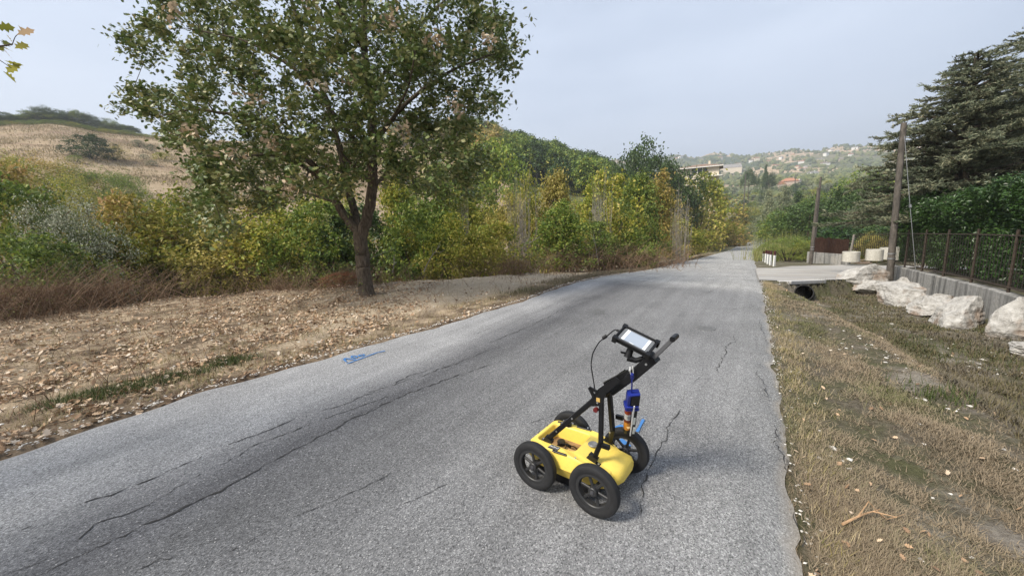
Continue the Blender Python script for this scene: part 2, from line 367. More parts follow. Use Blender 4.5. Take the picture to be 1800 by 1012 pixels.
    lf = smooth(left_edge(s)+.0, left_edge(s)-.4, t) if False else (t < -2).astype(float)
    field = smooth(70, 95, r)*(azd < _az(900))*(azd > -100)
    farw = smooth(45, 80, r)*(azd >= _az(900)+0.0)
    farw = np.maximum(farw, smooth(215, 240, r))
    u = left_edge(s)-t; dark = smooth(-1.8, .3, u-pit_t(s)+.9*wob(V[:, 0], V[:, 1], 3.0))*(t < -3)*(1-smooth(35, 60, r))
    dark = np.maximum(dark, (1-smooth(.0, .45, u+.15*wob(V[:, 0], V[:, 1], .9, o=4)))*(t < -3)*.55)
    pale_ = smooth(-5.0, -2.5, V[:, 0]+.5*wob(V[:, 0], V[:, 1], 2.5))*(t < -4)*(1-smooth(45, 60, r))*smooth(.7, 1.4, u); colr = np.stack((lf, field, pale_, dark), -1).astype(np.float32)
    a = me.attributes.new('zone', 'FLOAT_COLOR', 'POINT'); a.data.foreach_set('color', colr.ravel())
    a = me.attributes.new('far', 'FLOAT', 'POINT'); a.data.foreach_set('value', farw.astype(np.float32))
make_terrain()

# ------------------------------------------------------------------ road
def make_road():
    ss = np.concatenate((np.arange(-25, 16, .09), np.arange(16, 40, .3), np.arange(40, 185, 1.5)))
    K = 24; V = []; st = []
    for s in ss:
        le = float(left_edge(s))+.05*math.sin(s*5.1)*math.sin(s*2.3+1)+random.uniform(-.008, .008)
        re = RE+.035*math.sin(s*4.3+2)*math.sin(s*1.7)+.02*math.sin(s*11)+random.uniform(-.008, .008)-.03*float(smooth(.6, .9, math.sin(s*.9)))+.012*math.sin(s*17)*math.sin(s*29)
        b = float(bend(s))
        for k in range(K):
            f = k/(K-1); t = le+(re-le)*f
            x, y = XY(s, t+b); V.append((x, y, float(zr(s))+.02*math.sin(f*math.pi)-.06*(k in (0, K-1)))); st.append((s, t, f))
    n = len(ss); i = np.arange(n-1)[:, None]; k = np.arange(K-1)[None, :]
    Fq = np.stack((i*K+k, i*K+k+1, i*K+k+1+K, i*K+k+K), -1).reshape(-1, 4)[:, ::-1]
    g = Geo(); g.add(V, Fq)
    m, nt, bs = newmat('worn_asphalt'); at = N(nt, 'Attribute', attribute_name='st'); P = at.outputs['Vector']
    sp_ = N(nt, 'SeparateXYZ'); nt.links.new(P, sp_.inputs[0]); S, T, Fr = sp_.outputs
    def stretch(sx, sy):
        q = N(nt, 'Mapping'); q.inputs['Scale'].default_value = (sx, sy, 0); nt.links.new(P, q.inputs[0]); return q.outputs[0]
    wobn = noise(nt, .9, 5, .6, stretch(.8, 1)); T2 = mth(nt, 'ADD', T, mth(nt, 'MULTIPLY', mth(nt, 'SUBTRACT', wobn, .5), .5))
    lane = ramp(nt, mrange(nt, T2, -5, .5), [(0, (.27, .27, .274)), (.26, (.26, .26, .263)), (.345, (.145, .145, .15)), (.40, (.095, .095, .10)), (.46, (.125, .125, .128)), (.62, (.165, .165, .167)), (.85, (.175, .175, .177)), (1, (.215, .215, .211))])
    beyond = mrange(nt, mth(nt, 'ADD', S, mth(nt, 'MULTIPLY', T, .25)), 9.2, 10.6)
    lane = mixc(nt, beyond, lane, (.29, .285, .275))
    streak = noise(nt, 1, 6, .6, stretch(.35, 5)); blot = noise(nt, .8, 5, .6, stretch(1, 1))
    c = mixc(nt, .38, lane, ramp(nt, streak, [(.3, (.32, .32, .32)), (.7, (.70, .70, .70))]), 'OVERLAY')
    c = mixc(nt, .45, c, ramp(nt, blot, [(.3, (.3, .3, .3)), (.7, (.7, .7, .7))]), 'OVERLAY')
    vo = N(nt, 'TexVoronoi'); vo.inputs['Scale'].default_value = 165; nt.links.new(P, vo.inputs['Vector'])
    sv = N(nt, 'SeparateColor'); nt.links.new(vo.outputs['Color'], sv.inputs[0])
    chips = ramp(nt, sv.outputs[0], [(0, (.12, .12, .12)), (.22, (.38, .38, .38)), (.6, (.5, .5, .5)), (.80, (.62, .62, .61)), (.93, (.90, .90, .88))], False)
    c = mixc(nt, .85, c, chips, 'OVERLAY')
    n2 = noise(nt, 60, 3, .8, P); c = mixc(nt, .5, c, ramp(nt, n2, [(.3, (.25, .25, .25)), (.7, (.75, .75, .75))]), 'OVERLAY')
    vo2 = N(nt, 'TexVoronoi'); vo2.inputs['Scale'].default_value = 75; nt.links.new(P, vo2.inputs['Vector'])
    sv2 = N(nt, 'SeparateColor'); nt.links.new(vo2.outputs['Color'], sv2.inputs[0])
    c = mixc(nt, mth(nt, 'MULTIPLY', mrange(nt, sv2.outputs[0], .93, .95), mrange(nt, vo2.outputs['Distance'], .35, .2)), c, (.42, .41, .40))
    edge = mrange(nt, mth(nt, 'ADD', mth(nt, 'ABSOLUTE', mth(nt, 'SUBTRACT', Fr, .5)), mth(nt, 'MULTIPLY', wobn, .03)), .5, .52)
    c = mixc(nt, mth(nt, 'MULTIPLY', edge, .6), c, (.38, .34, .29))
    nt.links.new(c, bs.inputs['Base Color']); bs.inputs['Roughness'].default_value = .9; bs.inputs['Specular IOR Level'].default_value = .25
    bump(nt, bs, mth(nt, 'ADD', mth(nt, 'MULTIPLY', vo.outputs['Distance'], -1.0), n2), .55, .004)
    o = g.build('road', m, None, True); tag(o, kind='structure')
    a = o.data.attributes.new('st', 'FLOAT_VECTOR', 'POINT'); a.data.foreach_set('vector', np.array(st, np.float32).ravel())
    return o
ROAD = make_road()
def rz(x, y):
    s, t = ST(x, y); f = (t-left_edge(s))/(RE-left_edge(s)); return float(zr(s)+.02*math.sin(max(0, min(1, f))*math.pi))
def road_pt(px, py):
    d = ray(px, py); k = -EYE/d.z
    for _ in range(6): k = (rz(d.x*k, d.y*k)-EYE)/d.z
    return (d.x*k, d.y*k)
CRACK = plain('crack_dark', (.03, .029, .028), 1, var=.3)
def crack_line(pts, wd, g, jit=.012, gap=.0):
    P = [np.array(road_pt(*p)) for p in pts]; out = []
    for a, b in zip(P[:-1], P[1:]):
        n = max(2, int(np.linalg.norm(b-a)/.035))
        for i in range(n): out.append(a+(b-a)*i/n)
    out.append(P[-1]); out = np.array(out); n = len(out); w1 = 0
    off = np.zeros(n)
    for i in range(n): w1 = w1*.82+random.gauss(0, jit); off[i] = w1
    T = np.gradient(out, axis=0); T /= np.linalg.norm(T, axis=1)[:, None]+1e-9; Nn = np.stack((-T[:, 1], T[:, 0]), 1)
    off = off+np.array([random.gauss(0, jit*.35) for _ in range(n)]); C = out+Nn*off[:, None]; W = np.array([wd*random.uniform(.1, 1.25)*(.95+.25*math.sin(i*.23+n)) for i in range(n)]); W[0] = W[-1] = .0005
    Lp = C+Nn*W[:, None]; Rp = C-Nn*W[:, None]
    V = []
    for p in list(Lp)+list(Rp): V.append((p[0], p[1], rz(*p)+.004))
    fs = [[i, i+n, i+n+1, i+1] for i in range(n-1) if not (gap and math.sin(i*.31)+random.random()*1.2 > 2-gap*2)]
    if fs: g.add(V, fs)
crg = []
CR = [([(0, 947), (90, 915), (150, 885), (195, 870), (300, 825), (400, 780), (450, 765), (530, 735), (620, 705), (700, 668), (760, 645)], .006, .4),
      ([(75, 1010), (150, 975), (250, 925), (300, 905), (400, 855), (480, 810), (560, 765), (600, 745), (640, 725), (716, 691), (765, 674), (860, 641)], .008, 0),
      ([(10, 1010), (110, 970), (165, 920), (250, 895), (345, 840), (470, 775), (630, 715), (700, 690)], .005, .3),
      ([(240, 1005), (280, 985), (350, 960), (390, 945)], .004, .2), ([(290, 948), (320, 930), (345, 915), (385, 900)], .003, .3),
      ([(400, 970), (480, 930), (565, 885), (640, 855), (720, 815)], .003, .4), ([(720, 912), (735, 902), (740, 898)], .005, 0),
      ([(646, 691), (708, 670), (765, 654), (844, 621), (880, 610)], .005, .1), ([(856, 604), (905, 585), (967, 557), (985, 545), (1033, 522)], .006, 0),
      ([(870, 640), (930, 612), (990, 580), (1060, 548), (1110, 528)], .003, .4), ([(800, 600), (880, 570), (950, 545), (1010, 520)], .003, .4), ([(930, 572), (1000, 542), (1060, 520), (1120, 500)], .003, .4),
      ([(1194, 718), (1191, 727), (1180, 745), (1171, 764), (1162, 782), (1150, 807), (1141, 832), (1132, 857), (1127, 876)], .0045, 0), ([(1127, 876), (1130, 890), (1128, 915)], .002, .2),
      ([(1292, 600), (1275, 609), (1277, 621), (1259, 646), (1263, 654)], .006, 0), ([(1292, 600), (1290, 590)], .003, 0), ([(1305, 618), (1330, 622), (1350, 620)], .003, .2),
      ([(1340, 640), (1335, 655), (1345, 672), (1352, 700)], .004, .1), ([(1360, 745), (1362, 775), (1372, 800), (1385, 830)], .004, .1), ([(1330, 560), (1338, 575), (1344, 600)], .004, .1),
      ([(1285, 545), (1310, 540), (1335, 545)], .004, .2), ([(1240, 520), (1265, 505), (1290, 498)], .004, .2), ([(1050, 700), (1000, 720), (930, 745)], .002, .4), ([(620, 930), (700, 890), (790, 850)], .002, .4),
      ([(1395, 900), (1410, 940), (1418, 975)], .004, .2), ([(1200, 700), (1230, 660), (1240, 640)], .0015, .4)]
for p, wd, gp in CR:
    g = Geo(); crack_line(p, wd, g, .010 if wd > .003 else .006, gp)
    if g.n: g.build('crack', CRACK, ROAD)
# round covers and small patches in the road
COVER = plain('iron_cover', (.11, .11, .108), .8, var=.35, nscale=40, bmp=.4)
for (px, py, r) in ((1240, 577, .135),):
    x, y = road_pt(px, py); g = Geo(); g.lathe([(r*.55, .006), (r*.9, .006), (r, .004), (r*1.04, -.01)], 28, c=(x, y, rz(x, y))); o = g.build('valve_cover', COVER, ROAD)
PATCHM = plain('tar_patch', (.10, .10, .10), .95, var=.5, nscale=60, bmp=.6)
x, y = road_pt(1053, 548); g = Geo(); n = 22
vs = [(x+(.17*math.cos(a*6.283/n)*(1+.2*math.sin(a*2.1)))*.55, y+.23*math.sin(a*6.283/n)*(1+.2*math.cos(a*1.7)), rz(x, y)+.004) for a in range(n)]
g.add(vs, [list(range(n))]); g.build('tar_patch', PATCHM, ROAD)
# blue survey paint
def paintmat(name, a, th=.45, sc=70):
    m, nt, bs = newmat(name); tc = N(nt, 'TexCoord'); f = noise(nt, sc, 4, .8, tc.outputs['Object']); bs.inputs['Base Color'].default_value = (*a, 1); bs.inputs['Roughness'].default_value = .6
    tr = N(nt, 'BsdfTransparent'); ms = N(nt, 'MixShader'); nt.links.new(mrange(nt, f, th, th+.12), ms.inputs[0]); nt.links.new(bs.outputs[0], ms.inputs[2]); nt.links.new(tr.outputs[0], ms.inputs[1])
    nt.links.new(ms.outputs[0], nt.nodes['Material Output'].inputs[0]); return m
PB = paintmat('blue_paint', (.045, .17, .42), .30); PBL = paintmat('blue_overspray', (.11, .26, .48), .56, 120)
def paint_stroke(pts, wd, mat, dz=.004):
    g = Geo(); P = [np.array(road_pt(*p)) for p in pts]; out = []
    for a, b in zip(P[:-1], P[1:]):
        n = max(2, int(np.linalg.norm(b-a)/.02)); out += [a+(b-a)*i/n for i in range(n)]
    out.append(P[-1]); out = np.array(out); T = np.gradient(out, axis=0); T /= np.linalg.norm(T, axis=1)[:, None]+1e-9; Nn = np.stack((-T[:, 1], T[:, 0]), 1)
    n = len(out); W = wd*(1+.15*np.sin(np.arange(n)*.8)); V = []
    for p in list(out+Nn*W[:, None])+list(out-Nn*W[:, None]): V.append((p[0], p[1], rz(*p)+dz))
    g.add(V, [[i, i+n, i+n+1, i+1] for i in range(n-1)]); return g.build('paint_mark', mat, ROAD)
def tp(u, v): return (590+u*110/1800, 600+v*60/982)
A00 = [[(320, 645), (420, 625), (620, 545), (900, 440), (1200, 330), (1420, 285)], [(250, 495), (480, 530), (590, 545)], [(250, 500), (265, 560), (320, 600)],
       [(450, 470), (470, 430), (600, 430), (610, 470), (540, 490), (450, 470)], [(670, 440), (680, 405), (800, 385), (830, 400), (790, 430), (670, 440)]]
for st_ in A00:
    q = [tp(*p) for p in st_]; paint_stroke(q, .011, PB, .009); paint_stroke(q, .034, PBL, .006)
paint_stroke([(1131, 738), (1126, 748), (1120, 760)], .010, PB, .009); paint_stroke([(1133, 731), (1126, 748), (1119, 763)], .026, PBL, .006)
paint_stroke([(1082, 753), (1092, 749), (1098, 753), (1106, 758)], .014, PB, .009); paint_stroke([(1090, 773), (1098, 779), (1106, 786)], .018, PB, .009)

# ------------------------------------------------------------------ driveway, kerb, culvert
def make_drive():
    ss = np.arange(0, 1.001, .03); tt = np.concatenate((np.arange(.25, 5, .35), np.arange(5, 40, 1.5))); V = []; 
    for s in ss:
        for t in tt:
            # both edges run obliquely
            a_ = float(s_b(t))-.02; b_ = float(np.interp(t, [.2, 1, 2, 5, 20, 40], [23.0, 23.4, 26.5, 31, 37, 38])); s2 = a_+(b_-a_)*s
            x, y = XY(s2, t); V.append((x, y, max(g1(x, y)+.02, float(zr(s2))-.012*t+.012)))
    n, K = len(ss), len(tt); i = np.arange(n-1)[:, None]; k = np.arange(K-1)[None, :]
    Fq = np.stack((i*K+k, i*K+k+1, i*K+k+1+K, i*K+k+K), -1).reshape(-1, 4)[:, ::-1]; g = Geo(); g.add(V, Fq)
    m, nt, bs = newmat('pale_gravel_asphalt'); tc = N(nt, 'TexCoord'); P = tc.outputs['Object']; q = N(nt, 'Mapping'); q.inputs['Scale'].default_value = (.25, 1.6, 1); q.inputs['Rotation'].default_value = (0, 0, .2); nt.links.new(P, q.inputs[0])
    a = noise(nt, 1.0, 6, .6, q.outputs[0]); f = noise(nt, 90, 3, .8, P)
    c = ramp(nt, a, [(.3, (.20, .195, .19)), (.5, (.33, .315, .295)), (.7, (.44, .42, .38))]); c = mixc(nt, mrange(nt, noise(nt, .7, 6, .7, P), .5, .65, 0, .5), c, (.30, .255, .20)); c = mixc(nt, .5, c, ramp(nt, f, [(.3, (.3, .3, .3)), (.7, (.7, .7, .7))]), 'OVERLAY')
    nt.links.new(c, bs.inputs['Base Color']); bs.inputs['Roughness'].default_value = 1
    tag(g.build('driveway', m, None, True), kind='structure')
make_drive()
def concrete(name, lo, hi, stain=True, sx=5.0, dark=(.05, .05, .047)):
    m, nt, bs = newmat(name); tc = N(nt, 'TexCoord'); P = tc.outputs['Object']; q = N(nt, 'Mapping'); q.inputs['Scale'].default_value = (sx, sx, .28); nt.links.new(P, q.inputs[0])
    v = noise(nt, 1, 5, .6, q.outputs[0]); f = noise(nt, 14, 7, .7, P); b = noise(nt, 1.6, 4, .6, P)
    c = ramp(nt, f, [(.3, lo), (.7, hi)])
    if stain:
        c = mixc(nt, mrange(nt, v, .44, .62, 0, .75), c, dark); c = mixc(nt, mrange(nt, b, .55, .7, 0, .5), c, (.42, .39, .34))
    nt.links.new(c, bs.inputs['Base Color']); bs.inputs['Roughness'].default_value = .95; bs.inputs['Specular IOR Level'].default_value = .2
    bump(nt, bs, f, .5, .02); return m
CONC = concrete('stained_concrete', (.21, .205, .195), (.36, .35, .33)); CONCW = concrete('pale_concrete', (.38, .36, .31), (.58, .56, .50), True, 2.0, (.30, .285, .24)); CONCL = concrete('light_concrete', (.42, .41, .40), (.6, .59, .57), False)
# kerb slab over the pipe
cu = empty('culvert', XY(13.4, 1.2)+(-.6,)); tag(cu, 'black round culvert pipe opening into the ditch under a pale kerb slab at the driveway', 'culvert')
def st3(s, t, z, org=None):
    x, y = XY(s, t); v = (x, y, z)
    return v if org is None else (x-org.x, y-org.y, z-org.z)
org = cu.location
g = Geo(); pts = [st3(float(s_b(t))-.05, t, float(zr(s_b(t)))-.012*t-.02, org) for t in np.linspace(.72, 1.95, 6)]
for a, b in zip(pts[:-1], pts[1:]): g.bar(a, b, .15, .09)
g.build('kerb_slab', CONCL, cu)
c0 = Vector(st3(13.25, 1.32, -.52, org)); c1 = Vector(st3(15.5, 1.62, -.95, org)); g = Geo(); k = 28
dirv = c1-c0; dn = dirv.normalized(); sv = dn.cross(Vector((0, 0, 1))).normalized(); uv = sv.cross(dn)
vs = []
for (o_, R) in ((c0, .225), (c1, .225), (c1, .20), (c0, .20)):
    for i in range(k):
        a = i*6.2832/k; vs.append(tuple(o_+sv*R*math.cos(a)+uv*R*math.sin(a)))
fs = []
for r_ in range(4):
    for i in range(k): j = (i+1) % k; r2 = (r_+1) % 4; fs.append([r_*k+i, r_*k+j, r2*k+j, r2*k+i])
fs.append([k+i for i in range(k)])
g.add(vs, fs); g.build('pipe', plain('black_pipe', (.012, .012, .012), .8), cu, True)
# ------------------------------------------------------------------ rocks
def rockmat():
    m, nt, bs = newmat('limestone'); tc = N(nt, 'TexCoord'); P = tc.outputs['Object']
    f = noise(nt, 9, 8, .7, P, .4); b = noise(nt, 1.7, 4, .6, P); v = N(nt, 'TexVoronoi', feature='DISTANCE_TO_EDGE'); v.inputs['Scale'].default_value = 2.2
    nz_ = N(nt, 'TexNoise'); nz_.inputs['Scale'].default_value = 2.5; nt.links.new(P, nz_.inputs['Vector']); nt.links.new(nz_.outputs['Color'], v.inputs['Vector'])
    c = ramp(nt, f, [(.25, (.14, .13, .115)), (.45, (.34, .325, .30)), (.7, (.52, .505, .475))])
    c = mixc(nt, mrange(nt, b, .52, .64, 0, .7), c, ramp(nt, f, [(.3, (.15, .095, .06)), (.7, (.30, .21, .145))]))
    nt.links.new(c, bs.inputs['Base Color']); bs.inputs['Roughness'].default_value = .95; bs.inputs['Specular IOR Level'].default_value = .2
    h = mth(nt, 'ADD', f, mth(nt, 'MULTIPLY', mrange(nt, v.outputs['Distance'], 0, .03), .12)); bump(nt, bs, h, .9, .04); return m
ROCK = rockmat()
def rock(loc, size, seed, label, top=None, rzv=0, planes=11):
    r = random.Random(seed); bm = bmesh.new(); bmesh.ops.create_icosphere(bm, subdivisions=5, radius=1.0)
    pl = []
    for _ in range(planes):
        n = Vector((r.gauss(0, 1), r.gauss(0, 1), r.gauss(0, .8))).normalized(); pl.append((n, r.uniform(.62, .95)))
    for v in bm.verts:
        d = v.co.normalized(); k = 1.25
        for n, h in pl:
            q = d.dot(n)
            if q > .05: k = min(k, h/q)
        v.co = d*k
    from mathutils import noise as mn
    for v in bm.verts:
        c = v.co; c += c.normalized()*(.10*mn.noise(c*1.7+Vector((seed, 0, 0)))+.05*mn.noise(c*5+Vector((0, seed, 0)))+.02*mn.noise(c*14))
        st = mn.noise(Vector((c.x*.6, c.y*.6, c.z*6+seed))); c.x *= 1+.05*st; c.y *= 1+.05*st
        if top: 
            k = max(0, c.z+.2); c.x = c.x*(1-top*k)+.15*k*top; c.y *= (1-top*k*.6)
        v.co = Vector((c.x*size[0], c.y*size[1], c.z*size[2]))
    me = bpy.data.meshes.new('boulder'); bm.to_mesh(me); bm.free(); me.materials.append(ROCK)
    o = bpy.data.objects.new('boulder', me); COL.objects.link(o); o.location = loc; o.rotation_euler = (0, 0, rzv)
    tag(o, label, 'boulder', 'limestone boulders along the foot of the wall'); return o
def put_rock(px, py_base, wpx, hpx, D, seed, label, top=None, depth=.8, rzv=0, dz=0):
    p = hit(px, py_base-.12*hpx) if D is None else at_depth(px, py_base, D); D = p.y; gz = g1(p.x, p.y); m = 1.04*D/F_PX
    h = hpx*m; zc = gz+h*.34+dz; x = p.x; y = p.y
    return rock((x, y, zc), (wpx*m*.55, wpx*m*.55*depth, h*.60), seed, label, top, rzv)

# ------------------------------------------------------------------ wall, fence and hedge on the right
TW = 4.32
def build_wall():
    e = empty('concrete_wall', st3(8, TW, -1)); tag(e, 'streaked grey concrete retaining wall carrying the iron fence on the right', 'wall'); o = e.location
    s0 = 4.2; i = 0
    while s0 < 18.9:
        s1 = min(s0+3.0, 18.95); g = Geo(); ns = 10; V = []
        for k in range(ns+1):
            s = s0+.004+(s1-s0-.008)*k/ns; zt = float(wall_top(s)); 
            for (t, z) in ((TW-.12, zt-1.9), (TW-.10, zt-.02), (TW-.085, zt), (TW+.08, zt), (TW+.10, zt-1.9)): V.append(st3(s, t, z, o))
        fs = []
        for k in range(ns):
            for q in range(4): fs.append([k*5+q, (k+1)*5+q, (k+1)*5+q+1, k*5+q+1])
        fs.append([0, 1, 2, 3, 4]); fs.append([ns*5+q for q in (4, 3, 2, 1, 0)]); g.add(V, fs); g.build('wall_section', CONC, e); s0 = s1; i += 1
build_wall()
RUSTY = plain('rusty_iron', (.055, .040, .030), .8, .3, .5, 20)
def build_fence():
    e = empty('iron_fence', st3(10, TW, 0)); tag(e, 'rusty iron railing with thin bars standing on the grey concrete wall', 'fence'); o = e.location
    posts = np.arange(5.3, 19.0, 1.52)
    for s in posts:
        zt = float(wall_top(s)); g = Geo(); g.bar(st3(s, TW, zt-.03, o), st3(s, TW, zt+1.22, o), .035, .035); g.build('post', RUSTY, e)
    for a, b in zip(posts[:-1], posts[1:]):
        for h in (.10, 1.10):
            g = Geo(); g.bar(st3(a+.025, TW, float(wall_top(a))+h, o), st3(b-.025, TW, float(wall_top(b))+h, o), .03, .025); g.build('rail', RUSTY, e)
    bar = Geo(); bar.bar((0, 0, .118), (0, 0, 1.083), .008, .008); me = bar.mesh('bar', plain('dark_iron', (.025, .020, .017), .8))
    for a, b in zip(posts[:-1], posts[1:]):
        n = 11
        for k in range(1, n):
            s = a+(b-a)*k/n; ob = bpy.data.objects.new('bar', me); COL.objects.link(ob); ob.parent = e; ob.location = st3(s, TW, float(wall_top(s)), o)
build_fence()

# ------------------------------------------------------------------ foliage
def leaf_quads(C, size, rs, upb=.6, aspect=.55, fold=.15):
    """one folded four-cornered leaf at each centre"""
    n = len(C); Nn = rs.normal(size=(n, 3)); Nn[:, 2] = np.abs(Nn[:, 2])+upb; Nn /= np.linalg.norm(Nn, axis=1)[:, None]
    T = rs.normal(size=(n, 3)); T -= Nn*(T*Nn).sum(1)[:, None]; T /= np.linalg.norm(T, axis=1)[:, None]; B = np.cross(Nn, T)
    S = (size*rs.uniform(.65, 1.3, n))[:, None]
    V = np.stack((C-T*S*.5, C+B*S*aspect*.5+Nn*S*fold, C+T*S*.5, C-B*S*aspect*.5+Nn*S*fold), 1).reshape(-1, 3)
    Fq = np.arange(n*4).reshape(n, 4); return V, Fq, np.repeat(rs.random(n), 4)
OAKP = np.array([(-.5, 0), (-.28, .07), (-.22, .2), (-.08, .11), (.04, .27), (.14, .13), (.3, .2), (.36, .08), (.5, 0)])
OAKP = np.concatenate((OAKP, OAKP[1:-1][::-1]*np.array((1, -1))))
def leaf_lobed(C, size, rs, upb=.6):
    n = len(C); k = len(OAKP); Nn = rs.normal(size=(n, 3)); Nn[:, 2] = np.abs(Nn[:, 2])+upb; Nn /= np.linalg.norm(Nn, axis=1)[:, None]
    T = rs.normal(size=(n, 3)); T -= Nn*(T*Nn).sum(1)[:, None]; T /= np.linalg.norm(T, axis=1)[:, None]; B = np.cross(Nn, T); S = (size*rs.uniform(.65, 1.25, n))
    V = C[:, None, :]+S[:, None, None]*(T[:, None, :]*OAKP[None, :, 0, None]+B[:, None, :]*OAKP[None, :, 1, None]*1.25+Nn[:, None, :]*(np.abs(OAKP[None, :, 1, None])*rs.uniform(-.3, .6, n)[:, None, None]))
    return V.reshape(-1, 3), np.arange(n*k).reshape(n, k), np.repeat(rs.random(n), k)
def grow(geo, skel, rad, targets, rs, base=.012, k=4, mi=0, tip=.004, joint=.5, maxseg=5):
    """connect every target to the nearest branch node lying below/inward of it"""
    P = [np.array(p, float) for p in skel]; R = list(rad); root = P[0].copy()
    T = sorted([np.array(t, float) for t in targets], key=lambda q: np.linalg.norm(q-root))
    for t in T:
        A = np.array(P); d = np.linalg.norm(A-t, axis=1)+np.maximum(0, A[:, 2]-t[2])*.8
        i = int(np.argmin(d)); a = A[i]; L_ = np.linalg.norm(t-a)
        if L_ < .05: continue
        m = (a+t)/2+rs.normal(size=3)*L_*.10+np.array((0, 0, .08*L_)); ss = np.linspace(0, 1, maxseg)[:, None]
        C = (1-ss)**2*a+2*ss*(1-ss)*m+ss**2*t; r0 = min(R[i]*.62, base*(.5+L_)); r0 = max(r0, tip*1.3)
        rr = np.linspace(r0, tip, maxseg); geo.tube(C, rr, k, mi, False, .5)
        for c, r_ in zip(C[1:], rr[1:]): P.append(c); R.append(r_)
def poly(pts, n=8):
    P = np.array(pts, float); L_ = np.concatenate(([0], np.cumsum(np.linalg.norm(np.diff(P, axis=0), axis=1)))); q = np.linspace(0, L_[-1], n*(len(P)-1)+1)
    # smooth by quadratic averaging
    out = np.stack([np.interp(q, L_, P[:, i]) for i in range(3)], 1)
    for _ in range(3): out[1:-1] = (out[:-2]+out[1:-1]*2+out[2:])/4
    return out

# --- the oak by the road
def big_oak():
    rs = np.random.default_rng(5); D = 9.9
    b = hit(643, 517); base = Vector((b.x, b.y, b.z-.05)); D = base.y
    e = empty('oak_tree', base); tag(e, 'large broad oak with forked trunk standing on the leaf-strewn left verge', 'tree')
    def W(px, py, dy=0):
        p = at_depth(px, py, D+dy); return np.array(p-base)
    tr = Geo(); skel = []; rad = []
    def limb(pts, r0, r1, k=10):
        C = poly(pts, 8); n = len(C); rr = np.linspace(r0, r1, n)
        C[1:-1] += rs.normal(size=(n-2, 3))*r0*.06
        tr.tube(C, rr, k, 0, True, .5)
        for c, r_ in zip(C, rr): skel.append(c); rad.append(r_)
    limb([W(644, 520), W(641, 495), W(638, 460), W(634, 425), W(632, 405)], .185, .165, 16)
    tr.tube(np.array([W(645, 524), W(644, 512), W(642, 495)]), [.26, .205, .18], 14, 0, False, .5)
    limb([W(634, 425), W(642, 390), W(651, 360), W(655, 320), W(655, 280), W(655, 230), W(650, 170), W(640, 90), W(640, 0), W(650, -120)], .15, .04, 12)
    limb([W(632, 410), W(610, 385), W(590, 355), W(577, 325), W(560, 300, -.5), W(520, 260, -.9), W(470, 215, -1.3), W(400, 200, -1.6), W(330, 190, -1.8), W(285, 205, -1.9)], .12, .008, 10)
    limb([W(633, 405), W(622, 370, .4), W(612, 330, .8), W(600, 270, 1), W(575, 180, 1.3), W(540, 80, 1.4), W(505, -20, 1.4), W(480, -100, 1.4)], .11, .035, 10)
    limb([W(655, 255), W(700, 195, -.5), W(745, 155, -.8), W(800, 120, -1), W(880, 90, -1.1)], .065, .015, 8)
    limb([W(655, 300), W(620, 240, -.6), W(570, 180, -1), W(520, 120, -1.2), (W(430, 70, -1.2)), W(330, 50, -1.2)], .06, .012, 8)
    limb([W(648, 340), W(690, 290, .7), W(740, 270, 1.2), W(800, 260, 1.5), W(850, 270, 1.7)], .05, .012, 8)
    limb([W(650, 170), W(700, 90, .6), W(760, 20, .9), W(830, -40, 1)], .05, .015, 8)
    limb([W(590, 355), W(540, 340, .6), W(480, 320, 1.1), W(410, 320, 1.4)], .045, .012, 8)
    limb([W(577, 325), W(530, 290, -.9), W(470, 270, -1.5), W(400, 280, -1.9), W(350, 270, -2.1)], .05, .012, 8)
    limb([W(640, 90), W(600, 20, -1), W(560, -60, -1.5)], .05, .02, 8)
    limb([W(655, 320), W(630, 300, -1), W(600, 270, -1.9), W(590, 230, -2.4)], .045, .012, 8)
    limb([W(655, 240), W(690, 210, -1.2), W(720, 150, -2.2), W(730, 90, -2.8)], .045, .012, 8)
    lobes = [(368, 345, 34, 50, 16), (425, 335, 50, 42, 15), (395, 395, 22, 25, 5), (820, 325, 35, 28, 8), (735, 325, 45, 20, 7), (330, 40, 85, 55, 24), (250, 80, 45, 22, 8), (290, 165, 75, 24, 15), (240, 190, 40, 20, 7), (330, 225, 70, 35, 24), (385, 290, 65, 35, 22), (370, 350, 22, 28, 6), (400, 130, 80, 50, 26),
             (440, 30, 110, 60, 32), (490, 110, 70, 60, 24), (500, 220, 90, 50, 34), (440, 270, 60, 45, 18), (520, 300, 60, 45, 18), (560, 40, 90, 70, 30), (590, 150, 90, 70, 34), (600, 250, 80, 50, 30), (560, 330, 40, 22, 8),
             (650, 60, 90, 70, 32), (690, 150, 90, 65, 34), (680, 240, 70, 50, 24), (740, 60, 90, 60, 30), (780, 130, 80, 60, 28), (770, 210, 70, 45, 24), (800, 280, 50, 38, 16), (740, 290, 60, 35, 15), (850, 110, 55, 35, 13), (895, 90, 22, 16, 4), (868, 40, 34, 26, 8),
             (845, 190, 40, 30, 9), (700, 300, 40, 25, 8), (470, 350, 45, 18, 7), (620, 310, 40, 20, 6), (845, 300, 28, 30, 5), (810, 20, 60, 40, 12),
             (420, -70, 120, 70, 22), (600, -110, 160, 90, 40), (770, -60, 100, 60, 20), (640, -220, 120, 60, 20)]
    T = []
    for (x, y, rx, ry, n) in lobes:
        for _ in range(n):
            a = rs.uniform(0, 6.283); q = math.sqrt(rs.random()); px = x+rx*q*math.cos(a); py = y+ry*q*math.sin(a)
            reach = 3.1*math.sqrt(max(.05, 1-((px-575)/380)**2)); T.append(W(px, py, rs.uniform(-reach, reach)))
    grow(tr, skel, rad, T, rs, .022, 5, 0, .005, maxseg=6)
    tr.build('trunk', BARK, e, True)
    LC = []
